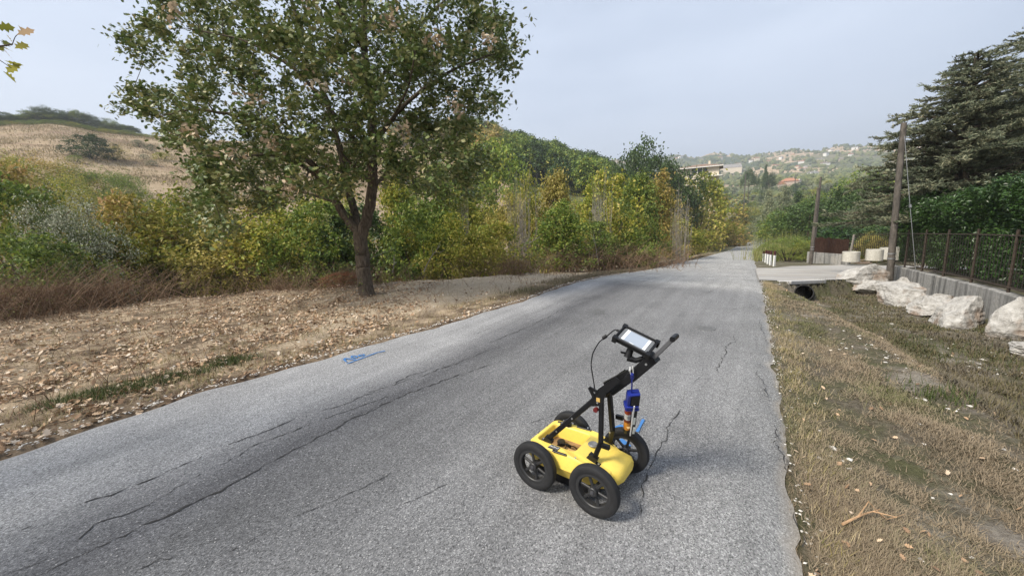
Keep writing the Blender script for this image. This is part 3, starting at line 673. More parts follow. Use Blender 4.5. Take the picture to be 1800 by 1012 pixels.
    for t in T:
        n = int(rs.uniform(45, 115)); r_ = rs.uniform(.14, .34); v = rs.normal(size=(n, 3))*r_*np.array((.62, .62, .5)); LC.append(t+v)
        tw = t+rs.normal(size=3)*.25
    C = np.concatenate(LC); V, Fq, rv = leaf_lobed(C, .120, rs, .5)
    g = Geo(); g.add(V, Fq, 0, rv); cr = g.build('crown', OAK, e)
    # dried leaf bunches
    g = Geo(); LC = []
    for (px, py) in ((765, 70), (545, 8), (447, 170), (405, 270), (480, 250), (710, 225), (300, 20), (330, 232), (690, 40), (560, 150), (800, 190), (610, 130), (860, 70), (510, 330)):
        c = W(px, py, -2.6); LC.append(c+rs.normal(size=(26, 3))*.10)
    C = np.concatenate(LC); V, Fq, rv = leaf_lobed(C, .12, rs, .1); g.add(V, Fq, 0, rv); tag(g.build('dry_leaf_bunch', TANDRY, e), kind='stuff')
    # leaves sprouting from the trunk
    C = np.concatenate([W(px, py, -.25)+rs.normal(size=(9, 3))*.06 for px, py in ((612, 375), (608, 398), (626, 440), (620, 350), (585, 320), (636, 500))]); V, Fq, rv = leaf_lobed(C, .07, rs, .2); g = Geo(); g.add(V, Fq, 0, rv); tag(g.build('trunk_sprout', GREEN, e), kind='stuff')
big_oak()

# --- shrub and tree models (unit about 1 m radius, 2 m high), reused by copies
def shrub_mesh(seed, nleaf, leaf, nclump, ry=1.0, stems=7, shape='dome', gap=.0, hollow=.55):
    rs = np.random.default_rng(seed); sk = []; rad = []; g = Geo()
    T = []
    for i in range(nclump):
        a = rs.uniform(0, 6.283); h = rs.uniform(.12, 1.0) if shape != 'tree' else rs.uniform(.32, 1.0)
        if shape == 'dome': R = math.sqrt(max(.02, 1-(max(0, h-.35)/.65)**2))*(.75+.25*min(1, h*3))
        elif shape == 'column': R = .62*(1-.75*max(0, h-.3)/.7)+.1
        elif shape == 'cone': R = 1.0*(1-h)**.8+.05
        elif shape == 'umbrella': h = rs.uniform(.62, .95); R = math.sqrt(max(0.02, 1-((h-.62)/.36)**2))
        else:
            q = (h-.66)/.36; R = math.sqrt(max(.02, 1-q*q))
        lump = 1+.22*math.sin(a*3+seed)+.15*math.sin(a*5+h*7+seed*2)
        rr = R*lump*(hollow+(1-hollow)*rs.random()**.5) if rs.random() < .8 else R*rs.random()
        T.append(np.array((rr*math.cos(a), rr*math.sin(a), h*2.0*(1+.08*math.sin(a*2+seed)))))
    for i in range(stems):
        a = rs.uniform(0, 6.283); r0 = .1*rs.random() if shape in ('dome', 'column') else 0.0
        hh = 1.1 if shape in ('dome',) else 1.7
        spread = .5 if shape == 'dome' else .12
        if shape in ('tree', 'umbrella', 'cone') and i > 0: break
        C = poly([(r0*math.cos(a), r0*math.sin(a), -.1), (spread*.5*math.cos(a), spread*.5*math.sin(a), hh*.5), (spread*math.cos(a), spread*math.sin(a), hh)], 4)
        r1 = .028 if shape in ('dome', 'column') else .06
        rr = np.linspace(r1, .012, len(C)); g.tube(C, rr, 5, 0, False, .5); sk += list(C); rad += list(rr)
    grow(g, sk, rad, T, rs, .012, 3, 0, .0035, maxseg=4)
    per = max(1, nleaf//nclump); LC = []
    for t in T: LC.append(t+rs.normal(size=(int(per*rs.uniform(.5, 1.5)), 3))*np.array((.10, .10, .08))*rs.uniform(.6, 1.3))
    C = np.concatenate(LC); C = C[C[:, 2] > .02]; V, Fq, rv = leaf_quads(C, leaf, rs, .35, .62)
    lg = Geo(); lg.add(V, Fq, 0, rv)
    return g.mesh('stems', TWIG, True), lg.mesh('foliage', GREEN)
SH = {}
for i in range(3): SH['dome%d' % i] = shrub_mesh(20+i, 7000, .078, 150, 1)
for i in range(2): SH['tall%d' % i] = shrub_mesh(30+i, 6800, .068, 150, 1, shape='column', stems=5)
for i in range(2): SH['tree%d' % i] = shrub_mesh(40+i, 7000, .075, 130, 1, shape='tree')
SH['fine0'] = shrub_mesh(50, 12000, .036, 190, 1, shape='dome'); SH['fine1'] = shrub_mesh(51, 12000, .034, 190, 1, shape='tree')
SH['cone0'] = shrub_mesh(52, 9000, .06, 170, 1, shape='cone', hollow=.7); SH['umb0'] = shrub_mesh(53, 6000, .06, 110, 1, shape='umbrella')
def plant(kind, loc, w, h, mat, label, cat='shrub', group=None, rz_=None, name='shrub', stem=None, parts=True):
    st_, fo = SH[kind]; e = empty(name, loc, random.uniform(0, 6.28) if rz_ is None else rz_)
    tag(e, label, cat, group); 
    for nm, me in (('stems', st_), ('foliage', fo)):
        if cat == 'tree': nm = {'stems': 'trunk', 'foliage': 'crown'}[nm]
        o = bpy.data.objects.new(nm, me); COL.objects.link(o); o.parent = e
        mt = (mat if nm in ('foliage', 'crown') else (stem or TWIG)); o.material_slots[0].link = 'OBJECT'; o.material_slots[0].material = mt
    e.scale = (w/2, w/2, h/2)
    return e
def place(kind, px, ytop, ybase, wpx, D, mat, label, cat='shrub', group=None, name='shrub', sink=.0, stem=None, on=True):
    """shrub whose crown spans ytop..ybase and wpx pixels, D metres ahead, standing on the ground there"""
    for _ in range(60):                     # keep clear of the carriageway
        c = at_depth(px, (ytop+ybase)/2, D); s_, t_ = ST(c.x, c.y); t_ -= float(bend(s_)); hw = wpx*D/F_PX*.40
        if px > 1330 or t_ < -4.4-hw or t_ > RE+hw*.8: break
        D *= 1.03
    x, y = c.x, c.y; gz = g1(x, y)-.05
    ztop = at_depth(px, ytop, D).z; w = wpx*D/F_PX*1.0
    h = (ztop-gz)/1.12
    return plant(kind, (x, y, gz), w, max(.3, h), mat, label, cat, group, None, name, stem)
LB = 'undergrowth along the left side of the road'
rows = [
 ('dome0', 20, 300, 470, 210, 13.5, GREEN, 'dull green shrub at the far left edge in front of the stubble field'),
 ('fine0', 112, 318, 460, 150, 13.2, SILVER, 'shrub with silvery white leaves at the left between two green ones', ),
 ('dome1', 225, 332, 465, 165, 16.5, ORANGE, 'shrub turning orange and yellow beside the silver-leaved shrub'),
 ('dome2', 335, 330, 470, 180, 17.5, YGREEN, 'yellow-tinged green shrub below the dark lower bough of the oak'),
 ('dome1', 60, 405, 480, 170, 11.5, GREEN, 'low green shrub in front of the silver-leaved shrub'),
 ('dome0', 200, 400, 478, 160, 15.2, YGREEN, 'low yellow-green shrub in front of the orange shrub'),
 ('dome0', 405, 385, 472, 150, 16.8, YELLOW, 'shrub with pale yellow leaves left of the oak trunk'),
 ('dome2', 480, 350, 480, 170, 17.5, YGREEN, 'wide yellow-green shrub left of the oak fork'),
 ('dome0', 560, 345, 480, 150, 17.0, GREEN, 'mid-green shrub directly left of the oak trunk'),
 ('dome1', 640, 355, 482, 150, 17.5, DGREEN, 'dark green shrub behind the oak trunk'),
 ('tall0', 700, 290, 480, 130, 18.5, YGREEN, 'tall yellow-green bush right of the oak trunk'),
 ('dome1', 735, 345, 482, 140, 16.5, GREEN, 'green bush with dense leaves right of the oak trunk'),
 ('dome2', 800, 375, 480, 130, 16.0, YGREEN, 'yellow-green bush where the verge narrows, right of the oak'),
 ('dome0', 865, 385, 475, 120, 16.8, YGREEN, 'low lime-coloured bush between the oak and the grey bare stems'),
 ('tall1', 985, 352, 465, 150, 17.5, GREEN, 'fresh green bush with arching twigs above brown brambles'),
 ('tall0', 975, 285, 440, 110, 24, YELLOW, 'tall bright yellow tree behind the fresh green bush'),
 ('dome2', 930, 300, 440, 80, 25, YGREEN, 'pale green sapling left of the tall bright yellow tree'),
 ('dome1', 1065, 295, 450, 115, 22, YGREEN, 'yellowing bush with bare grey stems beside the road'),
 ('tall0', 1120, 292, 455, 120, 22, GREEN, 'tall green bush topped with orange twigs near the roadside'),
 ('tall1', 1155, 300, 455, 120, 24, ORANGE, 'bush mottled orange and green left of the roadside tree'),
 ('dome1', 1222, 298, 450, 120, 27, YGREEN, 'round-topped tree with yellow-green leaves at the road edge'),
 ('dome1', 1240, 340, 445, 120, 31, ORANGE, 'reddish-tinged bush under the round-topped roadside tree'),
 ('dome0', 1185, 380, 452, 100, 24, YGREEN, 'low yellow-green bush at the foot of the orange mottled bush'),
 ('dome2', 1110, 400, 460, 90, 20.5, GREEN, 'low dark green bush at the pale verge corner'),
 ('dome0', 1040, 385, 462, 110, 19.5, GREEN, 'green bush above the brown brambles right of the thin stake'),
 ('fine0', 1310, 370, 440, 95, 62, DGREEN, 'dark rounded bush at the left of the road where it bends'),
 ('fine0', 1285, 385, 440, 60, 52, GREEN, 'mid-green roadside bush before the dark rounded bush'),
 ('fine0', 1352, 352, 418, 60, 150, GREEN, 'green bush on the inside of the far road bend'),
]
for r_ in rows:
    k, px, yt, yb, wpx, D, mt, lb = r_
    place(k, px, yt, yb, wpx, D, mt, lb, 'shrub' if 'tree' not in lb.split(' at ')[0] else 'tree', LB)
# background layer filling between
fill = [(0, 265, 470, 160, 22, 'ORANGE'), (60, 285, 460, 170, 24, 'YGREEN'), (300, 345, 460, 120, 24, 'GREEN'), (430, 340, 460, 140, 24, 'ORANGE'), (520, 330, 460, 130, 23, 'YGREEN'), (610, 330, 460, 130, 24, 'GREEN'),
        (590, 305, 440, 110, 32, 'YELLOW'), (760, 300, 460, 130, 23, 'GREEN'), (800, 330, 460, 110, 24, 'YGREEN'), (830, 345, 455, 100, 27, 'YGREEN'), (900, 340, 455, 100, 26, 'YELLOW'), (1000, 330, 450, 110, 27, 'YGREEN'), (1090, 330, 450, 120, 28, 'GREEN')]
fl = ['orange scrub rising behind the far left shrub', 'olive scrub behind the silver-leaved shrub', 'green scrub seen over the orange shrub', 'orange-tipped scrub below the oak limb', 'yellowish scrub left of the trunk, second row', 'green scrub behind the trunk, second row',
      'yellow bush glimpsed through the oak fork', 'tall green bush closing the view right of the oak', 'yellow-green bush in the second row under the oak tip', 'sparse yellow-green bush left of the grey stems', 'pale yellow bush just behind the grey stems', 'yellow-green bush behind the fresh green bush', 'green bush behind the orange roadside bush']
for (px, yt, yb, wpx, D, mt), lb in zip(fill, fl): place(random.choice(['dome0', 'dome1', 'dome2', 'fine0']), px, yt, yb, wpx, D, globals()[mt], lb, 'shrub', LB)
for (px, yt, yb, wpx, D, mt), lb in zip([(865, 245, 400, 130, 42, GREEN), (790, 270, 420, 120, 36, GREEN), (1135, 243, 400, 105, 70, DGREEN), (1100, 275, 400, 80, 66, DGREEN), (1180, 285, 400, 90, 74, DGREEN)],
    ['leafy green tree showing right of the oak crown', 'green tree half hidden by the lower right bough of the oak', 'tall dark tree rising above the roadside bushes on the skyline', 'smaller dark tree left of the tall skyline tree', 'smaller dark tree right of the tall skyline tree']):
    place(random.choice(['tree0', 'tree1']), px, yt, yb, wpx, D, mt, lb, 'tree', 'trees behind the roadside undergrowth', 'tree')

# bare twiggy brush
def brush_mesh(seed, n, h, spread, r, lean=.3):
    rs = np.random.default_rng(seed); g = Geo()
    for i in range(n):
        b = rs.normal(size=2)*spread*.35; d = rs.normal(size=2)*lean; L_ = h*rs.uniform(.4, 1.1)
        P = poly([(b[0], b[1], -.05), (b[0]+d[0]*.4*L_, b[1]+d[1]*.4*L_, .5*L_), (b[0]+d[0]*L_+rs.normal()*.06, b[1]+d[1]*L_, L_)], 3); g.tube(P, np.linspace(r, r*.25, len(P)), 3, 0, False, .5)
        for j in range(4):
            a = P[rs.integers(1, len(P)-1)]; q = a+np.array((rs.normal()*.25, rs.normal()*.25, abs(rs.normal())*.35+.1))*h*.35; g.tube(np.array([a, (a+q)/2+rs.normal(size=3)*.02, q]), [r*.5, r*.35, r*.15], 3, 0, False, .5)
    return g
BR = {'grey': brush_mesh(3, 46, 1, .55, .007, .10).mesh('twigs', GREYTWIG), 'dry': brush_mesh(4, 150, .8, 1.7, .0045, .8).mesh('twigs', DRYTWIG)}
def brush(kind, px, ytop, ybase, wsc, D, label, group, leaf=None, name='dead_brush', dz=0):
    c = at_depth(px, ybase, D); gz = g1(c.x, c.y); h = max(.25, at_depth(px, ytop, D).z-gz)
    e = empty(name, (c.x, c.y, gz), random.uniform(0, 6)); tag(e, label, 'dead brush', group); e.scale = (wsc, wsc, h)
    o = bpy.data.objects.new('twigs', BR[kind]); COL.objects.link(o); o.parent = e; tag(o, kind='stuff')
    if leaf:
        st_, fo = SH['fine0']; o = bpy.data.objects.new('withered_leaves', fo); COL.objects.link(o); o.parent = e; o.material_slots[0].link = 'OBJECT'; o.material_slots[0].material = leaf; o.scale = (.42, .42, .24)
GB = 'bare and withered brush among the left undergrowth'
for px, yt, yb, ws, D, lb in [(925, 285, 450, 1.6, 20, 'bundle of bare grey stems standing taller than the yellow-green bushes'), (905, 300, 450, 1.2, 21, 'thin grey bare stems at the left of the taller grey bundle'), (820, 330, 450, .9, 22, 'short grey bare stems right of the oak crown'), (1055, 300, 455, 1.4, 20, 'bare grey stems within the orange roadside bush'), (1195, 330, 440, 1.5, 24, 'bare grey twigs between the mottled bush and the round-topped tree'), (700, 330, 470, 1.0, 20, 'bare grey twigs right of the oak trunk')]:
    brush('grey', px, yt, yb, ws, D, lb, GB)
for px, yt, yb, ws, D, lf, lb in [(1000, 408, 468, 1.9, 17.0, REDDRY, 'withered brown brambles behind the thin wooden stake'), (1075, 405, 464, 1.9, 18.5, REDDRY, 'withered brown brambles right of the thin wooden stake'), (905, 425, 475, 1.8, 15.0, REDDRY, 'reddish brown brambles at the edge of the pale ground'), (1140, 418, 460, 2.0, 20.5, REDDRY, 'brown dead bracken beneath the mottled bush'),
                              (600, 450, 492, 1.6, 12.4, RUST, 'rust-red dead fern left of the oak trunk'), (700, 440, 487, 1.5, 13.4, RUST, 'rust-red dead fern right of the oak trunk'), (530, 452, 488, 1.4, 13.2, TANDRY, 'pale straw-coloured dry shrub left of the rust-red fern'), (480, 440, 484, 1.5, 13.8, REDDRY, 'brown dry brush under the yellow-green shrub'),
                              (30, 440, 545, 1.7, 9.5, REDDRY, 'dark brown tangle of dead stalks at the far left edge'), (120, 445, 530, 1.7, 10.2, REDDRY, 'brown tangle of dead stalks below the silver-leaved shrub'), (210, 450, 515, 1.7, 11.2, REDDRY, 'brown dead stalks at the edge of the leaf litter'), (290, 455, 500, 1.6, 12.6, TANDRY, 'pale dry weeds at the back of the leaf litter'), (-60, 430, 560, 1.8, 9.0, REDDRY, 'dead stalks running out of the left of the picture')]:
    brush('dry', px, yt, yb, ws, D, lb, GB, lf)
# grey fallen branches
def limb_thing(pts, r, mat, label, cat='branch', group='fallen branches in the left undergrowth', name='fallen_branch', forks=3, seed=0):
    rs = np.random.default_rng(seed); P = np.array(pts, float); o = P[0].copy(); g = Geo(); C = poly(P-o, 5); g.tube(C, np.linspace(r, r*.3, len(C)), 6, 0, True, .5)
    for j in range(forks):
        a = C[rs.integers(2, len(C)-1)]; d = (C[-1]-C[0]); L_ = np.linalg.norm(d)*.35; q = a+d/np.linalg.norm(d)*L_+rs.normal(size=3)*L_*.45; g.tube(np.array([a, (a+q)/2+rs.normal(size=3)*.03, q]), [r*.5, r*.3, r*.12], 4, 0, False, .5)
    ob = g.build(name, mat, None, True, tuple(o)); tag(ob, label, cat, group); return ob
for i, (a, b, c, D, r, lb) in enumerate([((745, 478), (755, 455), (775, 430), 13.0, .022, 'bleached forked branch leaning in the dark gap right of the oak'), ((640, 460), (670, 445), (690, 440), 11.2, .012, 'thin bleached twig sticking out beside the oak trunk'), ((690, 480), (693, 462), (692, 450), 12.2, .016, 'short bleached stub standing right of the oak trunk'),
        ((930, 428), (945, 418), (962, 408), 17, .02, 'pale broken branch lying across the bush left of the stake'), ((1052, 466), (1048, 440), (1043, 412), 16.8, .02, 'crooked dead sapling right of the thin stake'), ((610, 385), (645, 392), (665, 402), 11.5, .01, 'grey dead twig crossing behind the oak fork')]):
    limb_thing([at_depth(*a, D), at_depth(*b, D), at_depth(*c, D+.3)], r, GREYTWIG, lb, seed=i)
p0 = hit(180, 522); p1 = hit(250, 507); limb_thing([(p0.x, p0.y, p0.z+.08), ((p0.x+p1.x)/2, (p0.y+p1.y)/2, (p0.z+p1.z)/2+.14), (p1.x, p1.y, p1.z+.06)], .05, TWIG, 'thick grey log lying at the edge of the leaf litter', name='fallen_log', seed=9, forks=1)
for i, (a, b, lb) in enumerate([((420, 560), (355, 530), 'long bare stick arching over the leaf litter left of the oak'), ((60, 560), (190, 545), 'straight pale stick lying among the dead stalks at far left'), ((1480, 930), (1545, 908), 'forked pale brown stick lying on the right verge close to the camera')]):
    p0 = hit(*a); p1 = hit(*b); m = (p0+p1)/2; limb_thing([(p0.x, p0.y, p0.z+.03), (m.x, m.y, m.z+.05), (p1.x, p1.y, p1.z+.045)], .012 if i < 2 else .007, DRYTWIG if i < 2 else plain('peeled_stick', (.42, .26, .14), .8, var=.3), lb, group='loose sticks on the verges', name='stick', seed=20+i)
# thin stake
p = hit(981, 466); g = Geo(); g.tube([(0, 0, -.1), (.005, 0, .5), (0, 0, (466-428)*p.y/F_PX)], .022, 6); o = g.build('wooden_stake', DRYTWIG, None, True, tuple(p)); tag(o, 'thin upright wooden stake at the back of the pale verge', 'stake')

# --- ground litter and grass as uncountable stuff
def scatter(n, fn, rs, tries=1):
    return fn(n, rs)
def blades(X, Y, Z, rs, h, w, flat=.6):
    n = len(X); a = rs.uniform(0, 6.283, n); H = h*rs.uniform(.5, 1.5, n); lean = flat+rs.normal(size=n)*.35; dx = np.cos(a); dy = np.sin(a)
    tip = np.stack((X+dx*H*np.sin(lean), Y+dy*H*np.sin(lean), Z+np.abs(H*np.cos(lean))+.004), 1); B = np.stack((X, Y, Z-.004), 1); W = np.stack((-dy, dx, 0*dx), 1)*w
    V = np.stack((B-W, B+W, tip), 1).reshape(-1, 3); return V, np.arange(n*3).reshape(n, 3), np.repeat(rs.random(n), 3)
def leftlit():
    rs = np.random.default_rng(77); n = 90000
    r = 4.0*np.exp(rs.random(n)*1.75); az = np.radians(rs.uniform(-62, 22, n)); X = r*np.sin(az); Y = r*np.cos(az); s, t = ST(X, Y); u = left_edge(s)-t
    k = (u > -.02) & (u < pit_t(s)+.6) & (s < 24); dens = np.clip(.16+.75*wob(X, Y, 1.6, o=2)+.35*wob(X, Y, .5, o=6)+.45*(np.hypot(X+3.8, Y-9) < 3.2)+.3*(X < -5), .06, 1)*(1-.93*smooth(-3.2, -1.4, X)); dens = np.where(u < .12, .25, dens)
    k &= rs.random(n) < dens; X, Y = X[k], Y[k]; Z = G(X, Y)+.012+rs.random(len(X))*.02
    C = np.stack((X, Y, Z), 1); V, Fq, rv = leaf_lobed(C[::2], .078, rs, 1.1); g = Geo(); g.add(V, Fq, 0, rv); V, Fq, rv = leaf_lobed(C[1::2], .045, rs, .9); g.add(V, Fq, 0, rv); tag(g.build('leaf_litter', LITTER), 'dry brown and cream fallen oak leaves strewn over the left verge', 'fallen leaves', None, 'stuff')
    # dry grass
    n = 190000; r = 3.2*np.exp(rs.random(n)*1.9); az = np.radians(rs.uniform(-64, 34, n)); X = r*np.sin(az); Y = r*np.cos(az); s, t = ST(X, Y); u = left_edge(s)-t
    dens = np.clip(.35+.6*wob(X, Y, 1.3, o=9)+.5*(u < 1.0)*(s > 6), .05, 1)*(1-.8*smooth(-3.5, -2, X)*(u > 1.2))
    k = (u > .1) & (u < pit_t(s)+.4) & (rs.random(n) < dens) & (s < 45); X, Y = X[k], Y[k]; V, Fq, rv = blades(X, Y, G(X, Y), rs, .075, .003, .8); g = Geo(); g.add(V, Fq, 0, rv); tag(g.build('dry_grass', STRAW), 'short straw-coloured dry grass on the left verge', 'grass', None, 'stuff')
    # weeds with little green at road edge
    T = []
    for (px, py, n_) in ((100, 712, 6), (150, 700, 8), (190, 690, 6), (230, 683, 6), (265, 672, 5), (310, 662, 5), (390, 640, 5), (405, 633, 4), (430, 632, 3), (350, 655, 3)):
        c = hit(px, py)
        for _ in range(n_*80): T.append((c.x+rs.normal()*.13, c.y+rs.normal()*.07))
    T = np.array(T); V, Fq, rv = blades(T[:, 0], T[:, 1], G(T[:, 0], T[:, 1]), rs, .08, .004, .75); g = Geo(); g.add(V, Fq, 0, rv); tag(g.build('green_grass_tufts', FRESH), 'fresh green grass tufts along the left edge of the asphalt', 'grass', None, 'stuff')
    # green strip further down
    n = 60000; s = rs.uniform(7, 60, n); u = np.abs(rs.normal(size=n))*.5; t = left_edge(s)-u-.08; X, Y = XY(s, t+bend(s)); k = rs.random(n) < np.clip(.5+.6*wob(X, Y, 3, o=5), 0, 1); X, Y, s = X[k], Y[k], s[k]
    V, Fq, rv = blades(X, Y, G(X, Y), rs, .10, .007, .5); g = Geo(); g.add(V, Fq, 0, rv); tag(g.build('verge_grass_strip', VERGE), 'narrow olive grass strip between the road and the pale ground', 'grass', None, 'stuff')
    # twiggy weeds
    n = 1500; r = 4.0*np.exp(rs.random(n)*1.5); az = np.radians(rs.uniform(-60, 20, n)); X = r*np.sin(az); Y = r*np.cos(az); s, t = ST(X, Y); u = left_edge(s)-t; k = (u > .6) & (u < pit_t(s)+1.0); g = Geo()
    X, Y = X[k], Y[k]; Z = G(X, Y)
    for x, y, z in zip(X, Y, Z):
        h = rs.uniform(.08, .32); d = rs.normal(size=2)*.6*h; g.tube(np.array([(x, y, z), (x+d[0]*.4, y+d[1]*.4, z+h*.6), (x+d[0], y+d[1], z+h)]), [.004, .003, .0015], 3, 0, False, .5)
    tag(g.build('dry_weed_stalks', DRYTWIG), 'reddish dry weed stalks sticking up from the left verge', 'weeds', None, 'stuff')
leftlit()
def rightverge():
    rs = np.random.default_rng(78); n = 620000; r = 1.3*np.exp(rs.random(n)*2.6); az = np.radians(rs.uniform(28, 66, n)); X = r*np.sin(az); Y = r*np.cos(az); s, t = ST(X, Y)
    dens = np.clip(.48+.75*wob(X, Y, 1.1, o=3)+.35*wob(X, Y, .3, o=11), .03, 1)
    k = (t > RE-.04) & (t < 4.2) & (s < s_b(t)-.1) & (rs.random(n) < dens)
    e = np.clip((t-RE)/.12, 0, 1); k &= rs.random(n) < (.35+.65*e)
    X, Y, t = X[k], Y[k], t[k]; rr = np.hypot(X, Y); a = t < 1.7
    V, Fq, rv = blades(X[a], Y[a], G(X[a], Y[a]), rs, .040, np.repeat((.0009+.0005*rr[a])[:, None], 3, 1), 1.3); g = Geo(); g.add(V, Fq, 0, rv); tag(g.build('verge_grass', VERGE), 'mown straw and olive grass on the right verge', 'grass', None, 'stuff')
    a = ~a; V, Fq, rv = blades(X[a], Y[a], G(X[a], Y[a]), rs, .06, np.repeat((.0016+.0006*rr[a])[:, None], 3, 1), 1.0); g = Geo(); g.add(V, Fq, 0, rv); tag(g.build('ditch_grass', DITCHG), 'darker trodden grass in the ditch below the boulders', 'grass', None, 'stuff')
    # longer tussocks along the asphalt edge and around the rocks
    T = []
    for _ in range(210):
        s_ = rs.uniform(.6, 12.8); t_ = RE+abs(rs.normal())*.12+.05; x, y = XY(s_, t_)
        for _ in range(26): T.append((x+rs.normal()*.05, y+rs.normal()*.05))
    T = np.array(T); V, Fq, rv = blades(T[:, 0], T[:, 1], G(T[:, 0], T[:, 1]), rs, .06, .0022, .9); g = Geo(); g.add(V, Fq, 0, rv); tag(g.build('edge_tussocks', STRAW), 'dry tussocks hanging over the right edge of the asphalt', 'grass', None, 'stuff')
    T = []
    for (px, py, sd, n_) in ((1555, 480, .22, 260), (1450, 470+30, .1, 60), (1655, 698, .16, 260), (1700, 560, .3, 300), (1760, 640, .4, 300), (1620, 600, .4, 300)):
        c = hit(px, py)
        for _ in range(n_): T.append((c.x+rs.normal()*sd, c.y+rs.normal()*sd))
    T = np.array(T); V, Fq, rv = blades(T[:, 0], T[:, 1], G(T[:, 0], T[:, 1]), rs, .10, .004, .6); g = Geo(); g.add(V, Fq, 0, rv); tag(g.build('ditch_tufts', FRESH), 'greener grass tufts beside the boulders', 'grass', None, 'stuff')
    # fallen leaves on the verge
    n = 260; r = 1.6*np.exp(rs.random(n)*2.0); az = np.radians(rs.uniform(30, 64, n)); X = r*np.sin(az); Y = r*np.cos(az); s, t = ST(X, Y); k = (t > RE) & (t < 4) & (s < 15); X, Y = X[k], Y[k]
    V, Fq, rv = leaf_lobed(np.stack((X, Y, G(X, Y)+.02), 1), .042, rs, 1.2); g = Geo(); g.add(V, Fq, 0, rv); tag(g.build('scattered_leaves', LITTER), 'a few dry leaves lying on the right verge', 'fallen leaves', None, 'stuff')
rightverge()
CHIP = plain('white_stone_chips', (.58, .55, .50), .9, var=.3, nscale=5)
def chips():
    rs = np.random.default_rng(80); g = Geo(); P = []
    for _ in range(1700): s = rs.uniform(.2, 16); P.append((s, left_edge(s)-abs(rs.normal())*.13+.05, rs.uniform(.004, .016)))
    for _ in range(700): s = rs.uniform(1.0, 15.5); P.append((s, RE+abs(rs.normal())*.10-.03, rs.uniform(.004, .012)))
    for _ in range(420): s = rs.uniform(.5, 15); P.append((s, rs.uniform(.5, 4.0), rs.uniform(.006, .022)*(1+(rs.random() < .08)*1.2)))
    for _ in range(700): s = rs.uniform(-1, 14); P.append((s, left_edge(s)-rs.uniform(.2, 7), rs.uniform(.006, .03)))
    for (px, py, n_, sd) in ((1530, 600, 12, .15), (1515, 620, 10, .2), (1590, 628, 12, .15), (1760, 650, 22, .22), (1480, 820, 5, .12), (1700, 715, 8, .12), (1640, 640, 10, .3), (700, 500, 0, 0)):
        c = hit(px, py)
        for _ in range(n_): s, t = ST(c.x+rs.normal()*sd, c.y+rs.normal()*sd); P.append((s, t, rs.uniform(.008, .030)))
    P = np.array(P); X, Y = XY(P[:, 0], P[:, 1]); Z = np.maximum(G(X, Y), np.where((P[:, 1] < RE) & (P[:, 1] > left_edge(P[:, 0])), [rz(a, b) for a, b in zip(X, Y)], -99))
    base = np.array([(1, 0, 0), (0, 1, 0), (-1, 0, 0), (0, -1, 0), (0, 0, .8), (0, 0, -.6)]); F_ = np.array([(0, 1, 4), (1, 2, 4), (2, 3, 4), (3, 0, 4), (1, 0, 5), (2, 1, 5), (3, 2, 5), (0, 3, 5)])
    n = len(P); V = base[None]*P[:, 2][:, None, None]*rs.uniform(.5, 1.2, (n, 6, 1))*np.array((1.2, 1, .55)); a = rs.uniform(0, 6.28, n); ca, sa = np.cos(a)[:, None], np.sin(a)[:, None]
    V = np.stack((V[..., 0]*ca-V[..., 1]*sa+X[:, None], V[..., 0]*sa+V[..., 1]*ca+Y[:, None], V[..., 2]+Z[:, None]), -1).reshape(-1, 3); Fq = (F_[None]+np.arange(n)[:, None, None]*6).reshape(-1, 3)
    g.add(V, Fq, 0, .5); tag(g.build('stone_chips', CHIP), 'white limestone chips along both edges of the asphalt', 'gravel', None, 'stuff')
chips()

# --- boulders
put_rock(1516, 508, 66, 38, None, 3, 'pale limestone boulder behind the others, left of the leaning pole', .35, .8)
put_rock(1538, 518, 56, 24, None, 14, 'low flat brown-sided boulder at the left foot of the pole', .1, .7)
put_rock(1582, 540, 66, 46, None, 5, 'large boulder with brown right face just right of the pole', .2, .9)
put_rock(1582, 520, 30, 28, None, 6, 'small pale boulder tucked against the wall above the brown-faced one', .1, .8)
put_rock(1636, 556, 56, 32, None, 17, 'jagged brown and white boulder, third along the wall from the pole', .1, .8, .4)
put_rock(1655, 545, 26, 14, None, 8, 'angular white slab resting on top of the jagged boulder', 0, .8, .2, .20)
put_rock(1686, 577, 76, 50, None, 9, 'cracked boulder with layered faces in front of the middle of the wall', .15, .8)
put_rock(1772, 602, 74, 68, None, 10, 'tall smooth boulder with a peaked top at the right edge', .45, .7)
put_rock(1800, 626, 60, 22, None, 12, 'long low sloping rock lying in front of the tall peaked boulder', 0, .6, .5)

# --- pole, wire
WOODP = barkmat('weathered_pole', (.05, .045, .04), (.16, .14, .12), 10)
def pole(px0, py0, D, px1, py1, r, label, name='utility_pole', group='wooden utility poles', bands=True):
    b = at_depth(px0, py0, D); gz = g1(b.x, b.y); t = at_depth(px1, py1, D); o = Vector((b.x, b.y, min(gz, b.z)-.1)); e = empty(name, o); tag(e, label, 'pole', group)
    v = t-o; g = Geo(); C = np.array([v*k for k in np.linspace(0, 1, 10)]); g.tube(C, np.linspace(r, r*.72, 10), 14); g.build('shaft', WOODP, e, True)
    if bands:
        for k in (.215, .245): g = Geo(); g.tube(np.array([v*k, v*(k+.008)]), r*1.02, 14); g.build('metal_band', plain('band_metal', (.4, .4, .4), .4, .8), e, True)
    return o, v
PO, PV = pole(1562, 508, 12.4, 1589, 216, .10, 'tall leaning wooden pole among the boulders in front of the hedge')
pt = PO+PV*.985; an = hit(1628, 470); anchor = Vector(st3(16.2, 4.30, -.4)); 
g = Geo(); g.tube(np.array([pt, pt*.5+anchor*.5+Vector((0, 0, -.05)), anchor])-np.array(PO), .009, 5); g.tube(np.array([pt*.48+anchor*.52, pt*.46+anchor*.54])-np.array(PO), .035, 6)
